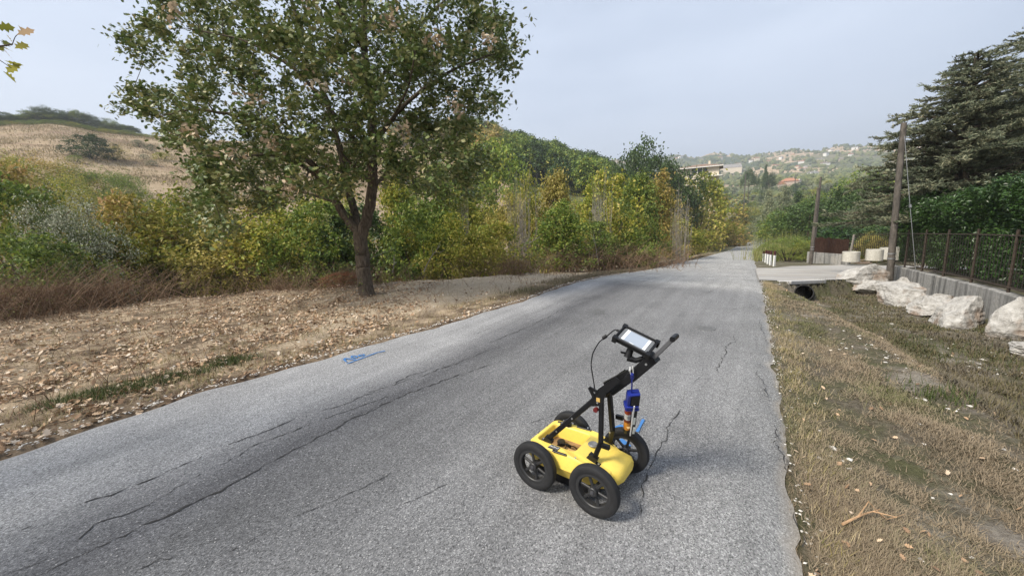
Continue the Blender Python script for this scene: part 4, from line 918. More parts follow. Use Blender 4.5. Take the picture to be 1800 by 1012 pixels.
o = g.build('guy_wire', plain('galvanised', (.20, .205, .21), .5, .6), None, True, tuple(PO)); tag(o, 'grey steel stay cable slanting from the leaning pole to the wall', 'cable')
pole(1425, 460, 24, 1439, 330, .11, 'shorter brown wooden pole beside the brown fence', group='wooden utility poles')
pole(1434, 400, 30, 1443, 311, .09, 'thin pale pole rising behind the shorter brown pole', bands=False)
pole(1309, 334, 160, 1311, 306, .22, 'distant utility pole with crossarm left of the cypress', bands=False)
# second: poles in the field
for a in ((187, 292, 120, 179, 264, 'white pole in the stubble field left of the small yellow tree'), (284, 312, 95, 277, 282, 'pale pole in the stubble field near the oak foliage'), (906, 310, 70, 905, 284, 'thin pale pole in front of the wooded hill'), (1397, 325, 260, 1399, 306, 'thin pole beside the red-roofed house'), (1459, 340, 90, 1461, 325, 'short pale post among the trees right of the pair of poles')):
    pole(a[0], a[1], a[2], a[3], a[4], .10*a[2]/90, a[5], bands=False)

# --- marker posts
MW = plain('white_plastic', (.72, .72, .70), .5, var=.05); MD = plain('dark_red_cap', (.07, .018, .015), .5)
def marker(px, py, label, hh=.86):
    p = hit(px, py); e = empty('marker_post', p, .3); tag(e, label, 'marker post', 'white marker posts with dark caps at the junction'); g = Geo(); g.box((-.055, -.035, -.05), (.055, .035, hh*.72)); g.build('shaft', MW, e)
    g = Geo(); g.box((-.058, -.038, hh*.72+.002), (.058, .038, hh*.97)); g.add([(-.058, -.038, hh*.97), (.058, -.038, hh*.97), (.058, .038, hh*.97), (-.058, .038, hh*.97), (-.05, 0, hh), (.05, 0, hh)], [[0, 1, 5, 4], [2, 3, 4, 5], [0, 4, 3], [1, 2, 5]]); g.build('cap', MD, e)
for i, (px, py, lb) in enumerate([(1360.5, 468, 'nearest and rightmost of the five white marker posts'), (1354, 466, 'second white marker post from the right'), (1349.5, 464, 'middle one of the five white marker posts'), (1345.5, 461.5, 'fourth white marker post from the right'), (1341.5, 459.5, 'farthest and leftmost of the five white marker posts')]): marker(px, py, lb)

# --- concrete rings and what stands behind them
def ring(px, py, D, wpx, hpx, label, box=False):
    p = at_depth(px, py, D); gz = g1(p.x, p.y); m = D/F_PX; R = wpx*m*.46; H = hpx*m*1.0; z0 = max(gz+.03, p.z-.05)
    if box:
        g = Geo(); g.box((-R*.9, -.25, 0), (R*.9, .25, H)); o = g.build('concrete_block', CONCW, None, False, (p.x, p.y, z0)); o.rotation_euler = (0, 0, -.7); tag(o, label, 'concrete block'); return
    g = Geo(); g.lathe([(R-.07, 0), (R, 0), (R, H), (R-.02, H+.01), (R-.07, H), (R-.09, .02)], 32, closed=True); o = g.build('concrete_ring', CONCW, None, False, (p.x, p.y, z0)); tag(o, label, 'concrete ring', 'concrete well rings on the driveway')
    me = o.data; me.polygons.foreach_set('use_smooth', [False]*len(me.polygons))
ring(1495, 458, 22.5, 27, 17, 'leftmost pale concrete well ring in front of the brown fence')
ring(1536, 456, 23, 26, 19, 'middle pale concrete well ring by the yellow bush')
ring(1559, 454, 24, 24, 20, 'pale concrete well ring half hidden behind the leaning pole')
ring(1571, 455, 22, 12, 22, 'pale upright concrete block right of the leaning pole', True)
g = Geo()
for i in range(5):
    a = at_depth(1507+i*1.5, 453-i*.8, 23.5+i*.15); b = at_depth(1528, 452-i*1.2, 24+i*.1); g.bar(a, b, .10, .05)
g = Geo(); a = at_depth(1509, 451, 24.0); o_ = Vector(a)
pl = empty('plank_pile', (a.x, a.y, g1(a.x, a.y)+.02)); tag(pl, 'few weathered planks stacked between two concrete rings', 'planks')
PLK = barkmat('weathered_plank', (.20, .14, .10), (.42, .34, .27), 12)
for i, (w_, zz) in enumerate([(0, .06), (.16, .06), (.06, .13), (.2, .21)]):
    g = Geo(); g.bar((0, w_, zz), (.85, w_+.05*i, zz+.03*(i % 2)), .13, .05); g.build('plank', PLK, pl)
# low wall + brown board fence
def fence2():
    a = at_depth(1420, 462, 26.5); b = at_depth(1493, 456, 23.6); e = empty('low_wall', (a.x, a.y, a.z)); tag(e, 'low stained concrete wall beneath the brown fence across the driveway', 'wall'); g = Geo(); v = Vector((b.x-a.x, b.y-a.y, 0)); H = .78
    n = 3
    for i in range(n):
        g = Geo(); p = v*(i/n)+v.normalized()*.004; q = v*((i+1)/n)-v.normalized()*.004; g.bar((p.x, p.y, H/2-.35+.1*i*0), (q.x, q.y, H/2-.35), .22, H+.7); g.build('wall_section', CONC, e)
    f = empty('board_fence', (a.x, a.y, a.z+H)); tag(f, 'dark brown upright board fence on the low concrete wall', 'fence'); L_ = v.length; n = int(L_/.085); d = v.normalized(); BM = barkmat('brown_board', (.020, .010, .007), (.055, .030, .021), 16)
    st_ = .12
    for i in range(int((L_-st_)/.085)):
        p = d*(st_+i*.085); g = Geo(); h = 1.02+.03*math.sin(i*.9)+random.uniform(-.015, .015)-.12*(i*.085/L_); g.bar((p.x, p.y, .0), (p.x, p.y, h), .014, .078, upv=(d.x, d.y, 0)); g.build('board', BM, f)
    for hh in (.25, .85):
        g = Geo(); nn = Vector((-d.y, d.x, 0))*.025; g.bar(tuple(nn+d*.1+Vector((0, 0, hh))), tuple(nn+v+Vector((0, 0, hh-.06))), .03, .06); g.build('rail', BM, f)
    g = Geo(); p = v*.985; g.bar((p.x-.0, p.y-.06, 0), (p.x+.12, p.y-.06, 1.22), .07, .07); g.build('end_post', GREYTWIG, f)
fence2()

# --- hedge behind the iron fence: clipped laurel, leaves big enough to read
def hedge():
    rs = np.random.default_rng(90)
    e = empty('tall_hedge', st3(11, 5.6, 0)); tag(e, 'tall dense dark green hedge pressing against the iron fence', 'hedge'); o = e.location
    n = 85000; s = rs.uniform(5, 19.8, n); z = rs.random(n); zt = 2.24+.14*np.sin(s*1.1)+.10*np.sin(s*3.1+1)+.06*np.sin(s*7)
    front = rs.random(n) < .62
    t = np.where(front, 4.56+np.abs(rs.normal(size=n))*.20-.22*smooth(.5, .8, z)+.14*np.sin(s*2.3)*np.cos(z*5), rs.uniform(4.6, 7.4, n)); zz = np.where(front, z**.8, np.where(rs.random(n) < .45, 1-np.abs(rs.normal(size=n))*.10, rs.random(n)))
    low = z < .46+.05*np.sin(s*4); k = ~(front & low & (rs.random(n) < .4)); s, t, zz, zt = s[k], t[k], zz[k], zt[k]
    rou = smooth(0, 1, (t-4.5)/.8)*.25
    zb = np.array(wall_top(s)); Z = zb+.1+zz*(zt-.25)+rou*(zz > .8)+rs.normal(size=len(s))*.04; X, Y = XY(s, t); C = np.stack((X, Y, Z), 1)-np.array(o)
    V, Fq, rv = leaf_quads(C, .085, rs, .5, .5, .12); g = Geo(); g.add(V, Fq, 0, rv); g.build('foliage', HEDGE, e)
    g = Geo()
    for s_ in np.arange(5, 19.5, .32):
        for q in range(2):
            t_ = 5.1+rs.random()*.7; x, y = XY(s_+rs.normal()*.1, t_); z0 = float(wall_top(s_))-.1; dx, dy = rs.normal(size=2)*.2; g.tube(np.array([(x, y, z0), (x+dx*.5, y+dy*.5, z0+.9), (x+dx, y+dy, z0+1.7)])-np.array(o), [.02, .014, .008], 4, 0, False, .5)
    g.build('stems', TWIG, e)
    # end of the hedge towards the driveway
hedge()
place('fine0', 1530, 405, 455, 52, 25.5, YELLOW, 'bright yellow variegated bush behind the concrete rings', 'shrub', None, 'yellow_bush')
# thin railing in front of the yellow bush
e = empty('garden_railing', at_depth(1500, 450, 24.6)); tag(e, 'thin dark garden railing in front of the yellow bush', 'fence'); a = at_depth(1498, 452, 24.6); b = at_depth(1572, 452, 24.6); g = Geo()
for i in range(23):
    p = a+(b-a)*(i/22)-e.location; g = Geo(); g.bar((p.x, p.y, 0), (p.x, p.y, 1.45), .022, .022); g.build('bar', RUSTY, e)
for h in (.15, 1.3):
    g = Geo(); p = a-e.location; q = b-e.location; g.bar((p.x, p.y, h), (q.x, q.y, h), .02, .03); g.build('rail', RUSTY, e)

# --- cedars
def cedar(loc, H, R, seed, label, low=.12, nb=84):
    rs = np.random.default_rng(seed); e = empty('cedar_tree', loc); tag(e, label, 'tree', 'dark cedars rising behind the hedge'); tr = Geo(); tr.tube(np.array([(0, 0, -.3), (.05, .02, H*.4), (0, .05, H*.75), (-.1, 0, H*.99)]), [.26, .19, .09, .015], 10, 0, True, .5); NC = []; ND = []
    for i in range(nb):
        f = low+(1-low)*(i/nb)**1.0; z = H*f; L_ = R*(1-((f-low)/(1-low))**1.25)*rs.uniform(.72, 1.1)+.35; a = i*2.4+rs.normal()*.25; d = np.array((math.cos(a), math.sin(a), 0)); rise = .10+.28*f
        P = poly([(0, 0, z), d*L_*.5+np.array((0, 0, z+L_*rise*.7)), d*L_+np.array((0, 0, z+L_*rise*.75-.05*L_))], 6); tr.tube(P, np.linspace(.035+.012*L_, .008, len(P)), 5, 0, False, .5)
        side = np.cross(d, (0, 0, 1.))
        nt_ = int(L_*11)
        for j in range(nt_):
            q = (j+.5)/nt_
            if q < .18: continue
            c = P[min(len(P)-1, int(q*(len(P)-1)))]; sgn = -1 if j % 2 else 1; l2 = (.20+.42*L_*.38*(1-q*.75))*rs.uniform(.7, 1.25)
            tipv = c+(side*sgn*.8+d*.75)*l2+np.array((0, 0, -.04*l2+rs.normal()*.10)); seg = np.linspace(0, 1, max(3, int(l2/.05)))[:, None]; Cc = c+(tipv-c)*seg; tr.tube(Cc[[0, -1]], [.008, .003], 3, 0, False, .5)
            for u in Cc: NC.append(u+rs.normal(size=(9, 3))*np.array((.035, .035, .018))); ND.append(np.repeat((tipv-c)[None]/np.linalg.norm(tipv-c), 9, 0))
            
    C = np.concatenate(NC); Dd = np.concatenate(ND)+rs.normal(size=(len(C), 3))*.55; Dd[:, 2] += .25; Dd /= np.linalg.norm(Dd, axis=1)[:, None]; W = np.cross(Dd, rs.normal(size=(len(C), 3))); W /= np.linalg.norm(W, axis=1)[:, None]
    S = rs.uniform(.07, .14, len(C))[:, None]; V = np.stack((C-Dd*S*.4, C+W*S*.13, C+Dd*S*.7, C-W*S*.13), 1).reshape(-1, 3); g = Geo(); g.add(V, np.arange(len(V)).reshape(-1, 4), 0, np.repeat(rs.random(len(C)), 4))
    tr.build('trunk', BARK, e, True); g.build('crown', CEDARL, e); return len(C)
c = at_depth(1690, 300, 13.5); n1 = cedar((c.x, c.y, -.3), 6.9, 3.5, 1, 'dark cedar with layered drooping boughs behind the leaning pole', .17, 125)
c = at_depth(1835, 300, 15); n2 = cedar((c.x, c.y, -.3), 9.6, 5.0, 2, 'taller dark cedar running out of the right of the picture', .15, 135)
print('needles', n1, n2)

# --- right side middle distance
RB = 'trees and shrubs beyond the driveway'
mid = [('fine0', 1385, 410, 458, 90, 29, GREEN, 'low bramble bank behind the white marker posts', 'shrub'), ('fine0', 1350, 425, 455, 50, 33, GREEN, 'low green weeds at the road edge left of the marker posts', 'shrub'), ('fine0', 1420, 418, 455, 60, 30, YGREEN, 'low yellowish bramble left of the short brown pole', 'shrub'),
 ('dome2', 1480, 392, 430, 130, 30, HEDGE, 'bright green hedge showing over the brown fence', 'shrub'), ('dome0', 1560, 395, 440, 90, 30, HEDGE, 'green hedge behind the yellow bush', 'shrub'),
 ('tree1', 1420, 352, 430, 110, 45, DGREEN, 'rounded olive tree behind the pair of poles', 'tree'), ('tree0', 1375, 368, 430, 80, 52, GREEN, 'rounded yellow-green tree left of the pair of poles', 'tree'),
 ('cone0', 1350, 330, 420, 46, 78, GGREY, 'grey-green conifer left in the middle of the valley', 'tree'), ('cone0', 1378, 325, 420, 56, 82, GGREY, 'wider grey-green conifer beside the first one', 'tree'), ('cone0', 1400, 335, 420, 60, 88, DGREEN, 'dark conifer right of the grey-green pair', 'tree'),
 ('tree0', 1490, 320, 420, 110, 48, DGREEN, 'yellow-green leafy tree right of the poles', 'tree'), ('tree0', 1545, 320, 430, 130, 40, DGREEN, 'dark leafy tree behind the leaning pole', 'tree'), ('tree1', 1455, 335, 420, 80, 60, GREEN, 'green tree between the poles and the leafy yellow one', 'tree'), ('tree1', 1510, 300, 400, 80, 75, GREEN, 'green tree beneath the tip of the cedar boughs', 'tree'), ('dome1', 1590, 340, 440, 120, 34, DGREEN, 'dark shrub behind the hedge near the cedar', 'shrub'), ('dome0', 1660, 330, 440, 160, 26, DGREEN, 'dark shrub under the cedar boughs', 'shrub'), ('dome2', 1760, 330, 440, 200, 24, DGREEN, 'dark shrub under the taller cedar', 'shrub'),
 ('fine0', 1300, 385, 420, 60, 95, YGREEN, 'olive scrub above the dark rounded bush', 'shrub'), ('fine0', 1320, 355, 400, 80, 120, YGREEN, 'pale olive scrub on the valley side', 'shrub'), ('fine0', 1345, 375, 415, 60, 105, GGREY, 'grey scrub beside the far road bend', 'shrub'),
 ('cone0', 1346, 288, 330, 17, 210, DGREEN, 'dark pointed cypress on the valley side', 'tree'), ('umb0', 1318, 292, 325, 30, 200, DGREEN, 'dark umbrella pine left of the cypress', 'tree'), ('umb0', 1352, 298, 322, 26, 206, DGREEN, 'dark umbrella pine behind the cypress', 'tree'), ('umb0', 1209, 287, 310, 28, 175, GREEN, 'round pine beside the flat-roofed villa', 'tree'), ('fine0', 1255, 300, 325, 30, 160, GREEN, 'green tree right of the flat-roofed villa', 'tree')]
for k, px, yt, yb, wpx, D, mt, lb, ct in mid: place(k, px, yt, yb, wpx, D, mt, lb, ct, RB, 'tree' if ct == 'tree' else 'shrub')
# tall grass by the brambles
rs = np.random.default_rng(4); g = Geo(); T = []
for (px, D, n_) in ((1340, 31, 120), (1365, 33, 200), (1390, 34, 300), (1405, 33, 200)):
    c = at_depth(px, 430, D)
    for _ in range(n_): T.append((c.x+rs.normal()*.8, c.y+rs.normal()*.8))
T = np.array(T); V, Fq, rv = blades(T[:, 0], T[:, 1], G(T[:, 0], T[:, 1]), rs, 1.9, .016, .12); g.add(V, Fq, 0, rv); tag(g.build('tall_grass', PALEGRASS), 'tall pale reeds above the bramble bank', 'grass', None, 'stuff')

# --- left hill: ridge trees, field shrubs, wooded hill
def hitr(px, py): return hit(px, py)
fieldp = [('dome1', 158, 234, 281, 66, DGREEN, 'big rounded green bush alone in the stubble field'), ('fine0', 200, 252, 284, 36, YELLOW, 'small yellow tree beside the big rounded field bush'), ('fine0', 132, 271, 287, 24, GREEN, 'small green bush left of the big rounded field bush'), ('fine0', 243, 244, 261, 20, DGREEN, 'small dark bush in the field, uppermost right'), ('fine0', 265, 252, 268, 16, DGREEN, 'small dark bush in the field beside the uppermost one'), ('fine0', 253, 270, 282, 14, GGREY, 'small grey bush in the middle right of the field'), ('fine0', 268, 281, 294, 18, GGREY, 'grey bush low in the field near the pale pole'), ('fine0', 285, 266, 284, 30, YGREEN, 'yellow-green patch of scrub at the field edge')]
for k, px, yt, yb, wpx, mt, lb in fieldp:
    p = hit(px, yb-2); D = p.y; place(k, px, yt, yb, wpx, D, mt, lb, 'shrub', 'shrubs in the stubble field')
for px, yt, yb, wpx, D, mt, lb in [(165, 288, 340, 150, 48, GREEN, 'broad dark green bush at the lower edge of the stubble field'), (220, 296, 345, 70, 46, GREEN, 'right end of the broad green bush at the field edge'), (75, 265, 345, 150, 45, ORANGE, 'orange-tan shrubbery at the lower left of the stubble field'), (10, 255, 345, 120, 42, YGREEN, 'olive shrubbery at the left border of the picture'), (120, 290, 345, 90, 40, YGREEN, 'olive shrub between the orange shrubbery and the broad bush')]:
    place('fine0', px, yt, yb, wpx, D, mt, lb, 'shrub', 'shrubs in the stubble field')
def ridge(px, hpx, kind, mt, wpx, label, rr=188):
    az = math.radians(_az(px)); x, y = rr*math.sin(az), rr*math.cos(az); gz = g1(x, y); m = math.hypot(x, y)/F_PX*.75
    return plant(kind, (x, y, gz-1), wpx*y/F_PX, hpx*y/F_PX+1, mt, label, 'tree', 'trees along the ridge above the stubble field', None, 'ridge_tree')
RL = 'dark tree in the row along the ridge above the stubble field'
rr_ = random.Random(3)
for i in range(34):
    px = -20+i*8+rr_.uniform(-3, 3); big = 22 if 70 < px < 230 else 14
    ridge(px, big*rr_.uniform(.5, 1.15), rr_.choice(['fine1', 'fine0', 'tree1']), rr_.choice([DGREEN, DGREEN, GREEN]), rr_.uniform(26, 40), RL)
for i in range(20):
    px = 0+i*14+rr_.uniform(-4, 4); ridge(px, rr_.uniform(4, 8), 'fine0', rr_.choice([YGREEN, GREEN]), rr_.uniform(22, 36), 'low green bush in the hedgerow at the top of the stubble field', 176)
rs = np.random.default_rng(41); n = 110000; az = np.radians(rs.uniform(_az(-80), _az(720), n)); r = rs.uniform(75, 192, n); X = r*np.sin(az); Y = r*np.cos(az); k = rs.random(n) < np.clip(.45+.6*wob(X, Y, 22, o=4)+.4*wob(X, Y, 6, o=12), .05, 1); X, Y = X[k], Y[k]
V, Fq, rv = blades(X, Y, G(X, Y), rs, .42, .075, .5); g = Geo(); g.add(V, Fq, 0, rv); tag(g.build('field_stubble', leafmat('stubble', [(.15, .115, .06), (.26, .20, .11), (.36, .28, .16), (.24, .20, .10)], .3, .9, .5, .05, boost=1.2)), 'golden dry grass and stubble covering the field on the left hill', 'grass', None, 'stuff')
# wooded hill: cheap crowns, one object per tree
def cheap_tree(seed, n=1100, leaf=.16):
    rs = np.random.default_rng(seed); T = []
    for i in range(42):
        a = rs.uniform(0, 6.283); h = rs.uniform(.3, 1); q = (h-.6)/.42; R = math.sqrt(max(.03, 1-q*q))*(1+.25*math.sin(3*a+seed)); r_ = R*(.5+.5*rs.random()); T.append((r_*math.cos(a), r_*math.sin(a), 2*h))
    C = np.concatenate([np.array(t)+rs.normal(size=(n//42, 3))*.14 for t in T]); V, Fq, rv = leaf_quads(C, leaf, rs, .5, .75); g = Geo(); g.add(V, Fq, 0, rv); g.tube(np.array([(0, 0, -.2), (0, 0, 1.2)]), [.07, .03], 5, 1, False, .5)
    return g.mesh('hill_tree', [GREEN, TWIG])
CT = [cheap_tree(60+i) for i in range(4)]
def cheap(x, y, w_, h, mt, label, group, name='hill_tree', sink=.3):
    o = bpy.data.objects.new(name, random.choice(CT)); COL.objects.link(o); o.location = (x, y, g1(x, y)-sink); o.rotation_euler = (0, 0, random.uniform(0, 6.28)); o.scale = (w_/2, w_/2, h/2); o.material_slots[0].link = 'OBJECT'; o.material_slots[0].material = mt
    return tag(o, label, 'tree', group)
cnt = 0; rs = np.random.default_rng(6)
HL = {0: 'dark green tree in the wood covering the hill beyond the oak', 1: 'mid-green tree in the wood covering the hill beyond the oak', 2: 'rust-tinged tree in the wood covering the hill beyond the oak'}
tries = 0
while cnt < 285 and tries < 4000:
    tries += 1
    px = rs.uniform(690, 1095); rd = rs.uniform(95, 196); az = math.radians(_az(px)); x, y = rd*math.sin(az), rd*math.cos(az)
    if px < 830 and rd < 150: continue
    k = rs.choice([0, 0, 1, 1, 2], 1)[0]; k = 2 if (px < 900 and rs.random() < .35) else (k if k < 2 else 1)
    cheap(x, y, rs.uniform(6, 9.5), rs.uniform(5.5, 9), (DGREEN, GREEN, ORANGE)[k], HL[k], 'trees of the wooded hill'); cnt += 1

# --- far slope: houses and tree masses
WALLM = [plain('cream_render', (.62, .54, .42), .9, var=.1), plain('white_render', (.72, .70, .65), .9, var=.08), plain('pink_render', (.46, .36, .29), .9, var=.1), plain('ochre_render', (.52, .42, .28), .9, var=.1)]
ROOFM = [plain('clay_roof', (.36, .17, .10), .9, var=.3, nscale=8), plain('brown_roof', (.22, .15, .11), .9, var=.3, nscale=8), plain('grey_roof', (.25, .23, .21), .9, var=.2, nscale=8)]
WIN = plain('dark_window', (.03, .035, .04), .3)
def house(loc, w_, d_, h_, rh, wm, rm, label, rzv=0, wins=True, name='house', hip=False, group='houses on the far slopes', over=.4):
    e = empty(name, loc, rzv); tag(e, label, 'house', group); g = Geo(); g.box((-w_/2, -d_/2, -12), (w_/2, d_/2, h_)); 
    if not hip: g.add([(-w_/2, -d_/2, h_), (-w_/2, d_/2, h_), (-w_/2, 0, h_+rh*.95), (w_/2, -d_/2, h_), (w_/2, d_/2, h_), (w_/2, 0, h_+rh*.95)], [[0, 2, 1], [3, 4, 5]])
    g.build('wall', wm, e); g = Geo(); W_, D_ = w_/2+over, d_/2+over; r = W_-(D_ if hip else 0); z = h_+.02; th = .18
    V = [(-W_, -D_, z), (W_, -D_, z), (W_, D_, z), (-W_, D_, z), (-W_, -D_, z+th), (W_, -D_, z+th), (W_, D_, z+th), (-W_, D_, z+th), (-r, 0, z+th+rh), (r, 0, z+th+rh)]
    g.add(V, [[3, 2, 1, 0], [0, 1, 5, 4], [1, 2, 6, 5], [2, 3, 7, 6], [3, 0, 4, 7], [4, 5, 9, 8], [6, 7, 8, 9], [5, 6, 9], [7, 4, 8]]); ro = g.build('roof', rm, e)
    g = Geo(); g.box((w_*.2, -.3, h_+rh*.6), (w_*.2+.6, .3, h_+rh+1.0)); g.build('chimney', wm, ro)
    if wins:
        n = max(2, int(w_/4.0)); fl_ = max(1, int(h_/2.8))
        for f_ in range(fl_):
            for i in range(n):
                x = -w_/2+(i+.5)*w_/n; g = Geo(); g.box((x-.55, -d_/2-.05, 1+f_*2.8), (x+.55, -d_/2+.02, 2.3+f_*2.8)); g.build('window', WIN, e)
        for i in range(2): g = Geo(); y = (i-.5)*d_*.45; g.box((w_/2-.02, y-.5, h_-1.9), (w_/2+.05, y+.5, h_-.6)); g.build('window', WIN, e); g = Geo(); g.box((-w_/2-.05, y-.5, h_-1.9), (-w_/2+.02, y+.5, h_-.6)); g.build('window', WIN, e)
    return e
def seat(px, py, D): p = at_depth(px, py, D); return p
# the flat-roofed villa
D = 128; p = at_depth(1232, 297, D); z = p.z-2.6
vl = house((p.x, p.y, z-1.5), 10.5, 8, 4.1, 1.2, WALLM[0], ROOFM[1], 'large cream villa with low hipped brown roof and loggia above the bushes', -.5, True, 'villa', True, over=1.1)
g = Geo(); g.box((-10.5/2-1.15, -4-1.15, 3.95), (10.5/2+1.15, -4-1.105, 4.2)); g.build('fascia', WALLM[1], vl)
g = Geo(); g.box((-2.2, -4.08, 2.3), (2.0, -3.96, 3.9)); g.build('loggia_opening', WIN, vl)
for x in (-.8, .7): g = Geo(); g.box((x-.15, -4.3, 2.3), (x+.15, -4.1, 3.9)); g.build('column', WALLM[1], vl)
g = Geo(); g.box((2.4, -6.2, 1.0), (6.2, -4.06, 1.2)); g.build('terrace_slab', WALLM[1], vl)
p = at_depth(1207, 300, 135); house((p.x, p.y, p.z-2.5), 9, 6, 2.2, .5, WALLM[0], ROOFM[2], 'low cream annexe left of the large villa', -.1, False, 'annexe')
p = hit(1284, 303); m_ = p.y/F_PX; house((p.x, p.y, p.z-.3), 30*m_, 18*m_, 7*m_, 6*m_, WALLM[0], ROOFM[2], 'low house with grey-brown roof between villa and umbrella pine', -.3, False, 'house')
p = hit(1386, 327); m_ = p.y/F_PX; house((p.x, p.y, p.z-.3), 26*m_, 18*m_, 8*m_, 5.5*m_, WALLM[2], ROOFM[0], 'red-roofed house with pinkish walls right of the cypress', -.45, False, 'red_roofed_house', True)
q = at_depth(1374, 326, p.y-1.5); house((q.x, q.y, g1(q.x, q.y)-.3), 9*m_, 10*m_, 7*m_, 4*m_, WALLM[2], ROOFM[0], 'small gabled wing at the left of the red-roofed house', 1.1, False)
q = at_depth(1402, 326, p.y-1.0); house((q.x, q.y, g1(q.x, q.y)-.3), 7*m_, 7*m_, 6*m_, 1.2*m_, WALLM[1], ROOFM[2], 'small white outbuilding right of the red-roofed house', 0, False)
HLB = 'small pale house scattered on the far hillside'
hs = [(1188, 279), (1196, 276), (1222, 262), (1237, 271), (1266, 278), (1284, 272), (1290, 268), (1305, 268), (1318, 270), (1283, 289), (1300, 288), (1345, 292), (1364, 292), (1352, 284), (1373, 277), (1383, 269), (1393, 273), (1408, 285), (1416, 282), (1424, 268), (1430, 257), (1438, 256), (1441, 283), (1446, 272), (1452, 271), (1461, 264), (1472, 266), (1412, 304), (1402, 296), (1418, 294), (1428, 308), (1437, 284), (1450, 288), (1330, 280), (1386, 256), (1372, 266), (1495, 272), (1480, 280), (1210, 272), (1258, 268), (1320, 283), (1502, 260), (1232, 280), (1396, 262)]
rr_ = random.Random(9); rays = 0
for i, (px, py) in enumerate(hs):
    p = hit(px, py+2)
    if p.y < 150: continue
    s_ = rr_.uniform(.45, .85)
    if i % 4 == 3: continue
    house((p.x, p.y, p.z), 13*s_, 9*s_, rr_.choice([2.6, 3.2, 4.2]), 1.4, rr_.choice(WALLM+[WALLM[1], WALLM[0]]), rr_.choice(ROOFM), HLB, rr_.uniform(-.7, .7), False, 'hillside_house')
big = hit(1413, 300); house((big.x, big.y, big.z), 15, 7, 3, 1.0, WALLM[0], ROOFM[0], 'long cream farmhouse on bare ground above the red-roofed house', .1, False, 'farmhouse')
def far_woods():
    rs = np.random.default_rng(12); n = 15000; az = np.radians(rs.uniform(_az(1080), _az(1640), n)); r = 170*np.exp(rs.random(n)**.8*2.0); X = r*np.sin(az); Y = r*np.cos(az); dn = wob(X, Y, 95, o=2)+.6*wob(X, Y, 35, o=8)
    k = (rs.random(n) < np.clip(.24+.55*dn, .02, .85)); X, Y = X[k], Y[k]; n = len(X); Z = G(X, Y); R = rs.uniform(1.3, 3.4, n)*(1+.2*(rs.random(n) < .1)); R = R*np.clip(np.hypot(X, Y)/600, .55, 1.1)
    # lumpy low crowns, 4 leaf-clump shells each
    import itertools
    bm = bmesh.new(); bmesh.ops.create_icosphere(bm, subdivisions=1, radius=1); bv = np.array([v.co[:] for v in bm.verts]); bf = np.array([[v.index for v in f.verts] for f in bm.faces]); bm.free()
    V = bv[None]*R[:, None, None]*rs.uniform(.7, 1.3, (n, len(bv), 1))*np.stack((np.ones(n), np.ones(n), rs.uniform(.7, 1.5, n)), 1)[:, None, :]; V = V+np.stack((X, Y, Z+R*.5), 1)[:, None, :]
    g = Geo(); g.add(V.reshape(-1, 3), (bf[None]+np.arange(n)[:, None, None]*len(bv)).reshape(-1, 3), 0, np.repeat(rs.random(n), len(bv))); tag(g.build('far_woods', leafmat('far_trees', [(.03, .045, .022), (.05, .07, .03), (.08, .10, .04), (.11, .12, .06)], .1, .9, .3, .02)), 'scrub and trees dotted over the far hillside', 'woods', None, 'stuff')
far_woods()
# nearer valley trees: individual copies
rs = np.random.default_rng(15)
for i in range(190):
    px = rs.uniform(1165, 1560); rd = 105*math.exp(rs.random()*1.15); az = math.radians(_az(px)); x, y = rd*math.sin(az), rd*math.cos(az); s, t = ST(x, y)
    if abs(t-float(bend(s))+2) < 7 and s < 190: continue
    k = rs.integers(0, 4); nm = ['yellow-green', 'grey-green', 'mid-green', 'dark green'][k]
    cheap(x, y, rs.uniform(4.5, 8), rs.uniform(3.0, 5.2), (YGREEN, GGREY, GREEN, DGREEN)[k], nm+' tree on the valley side below the village', 'trees on the valley side', 'valley_tree')

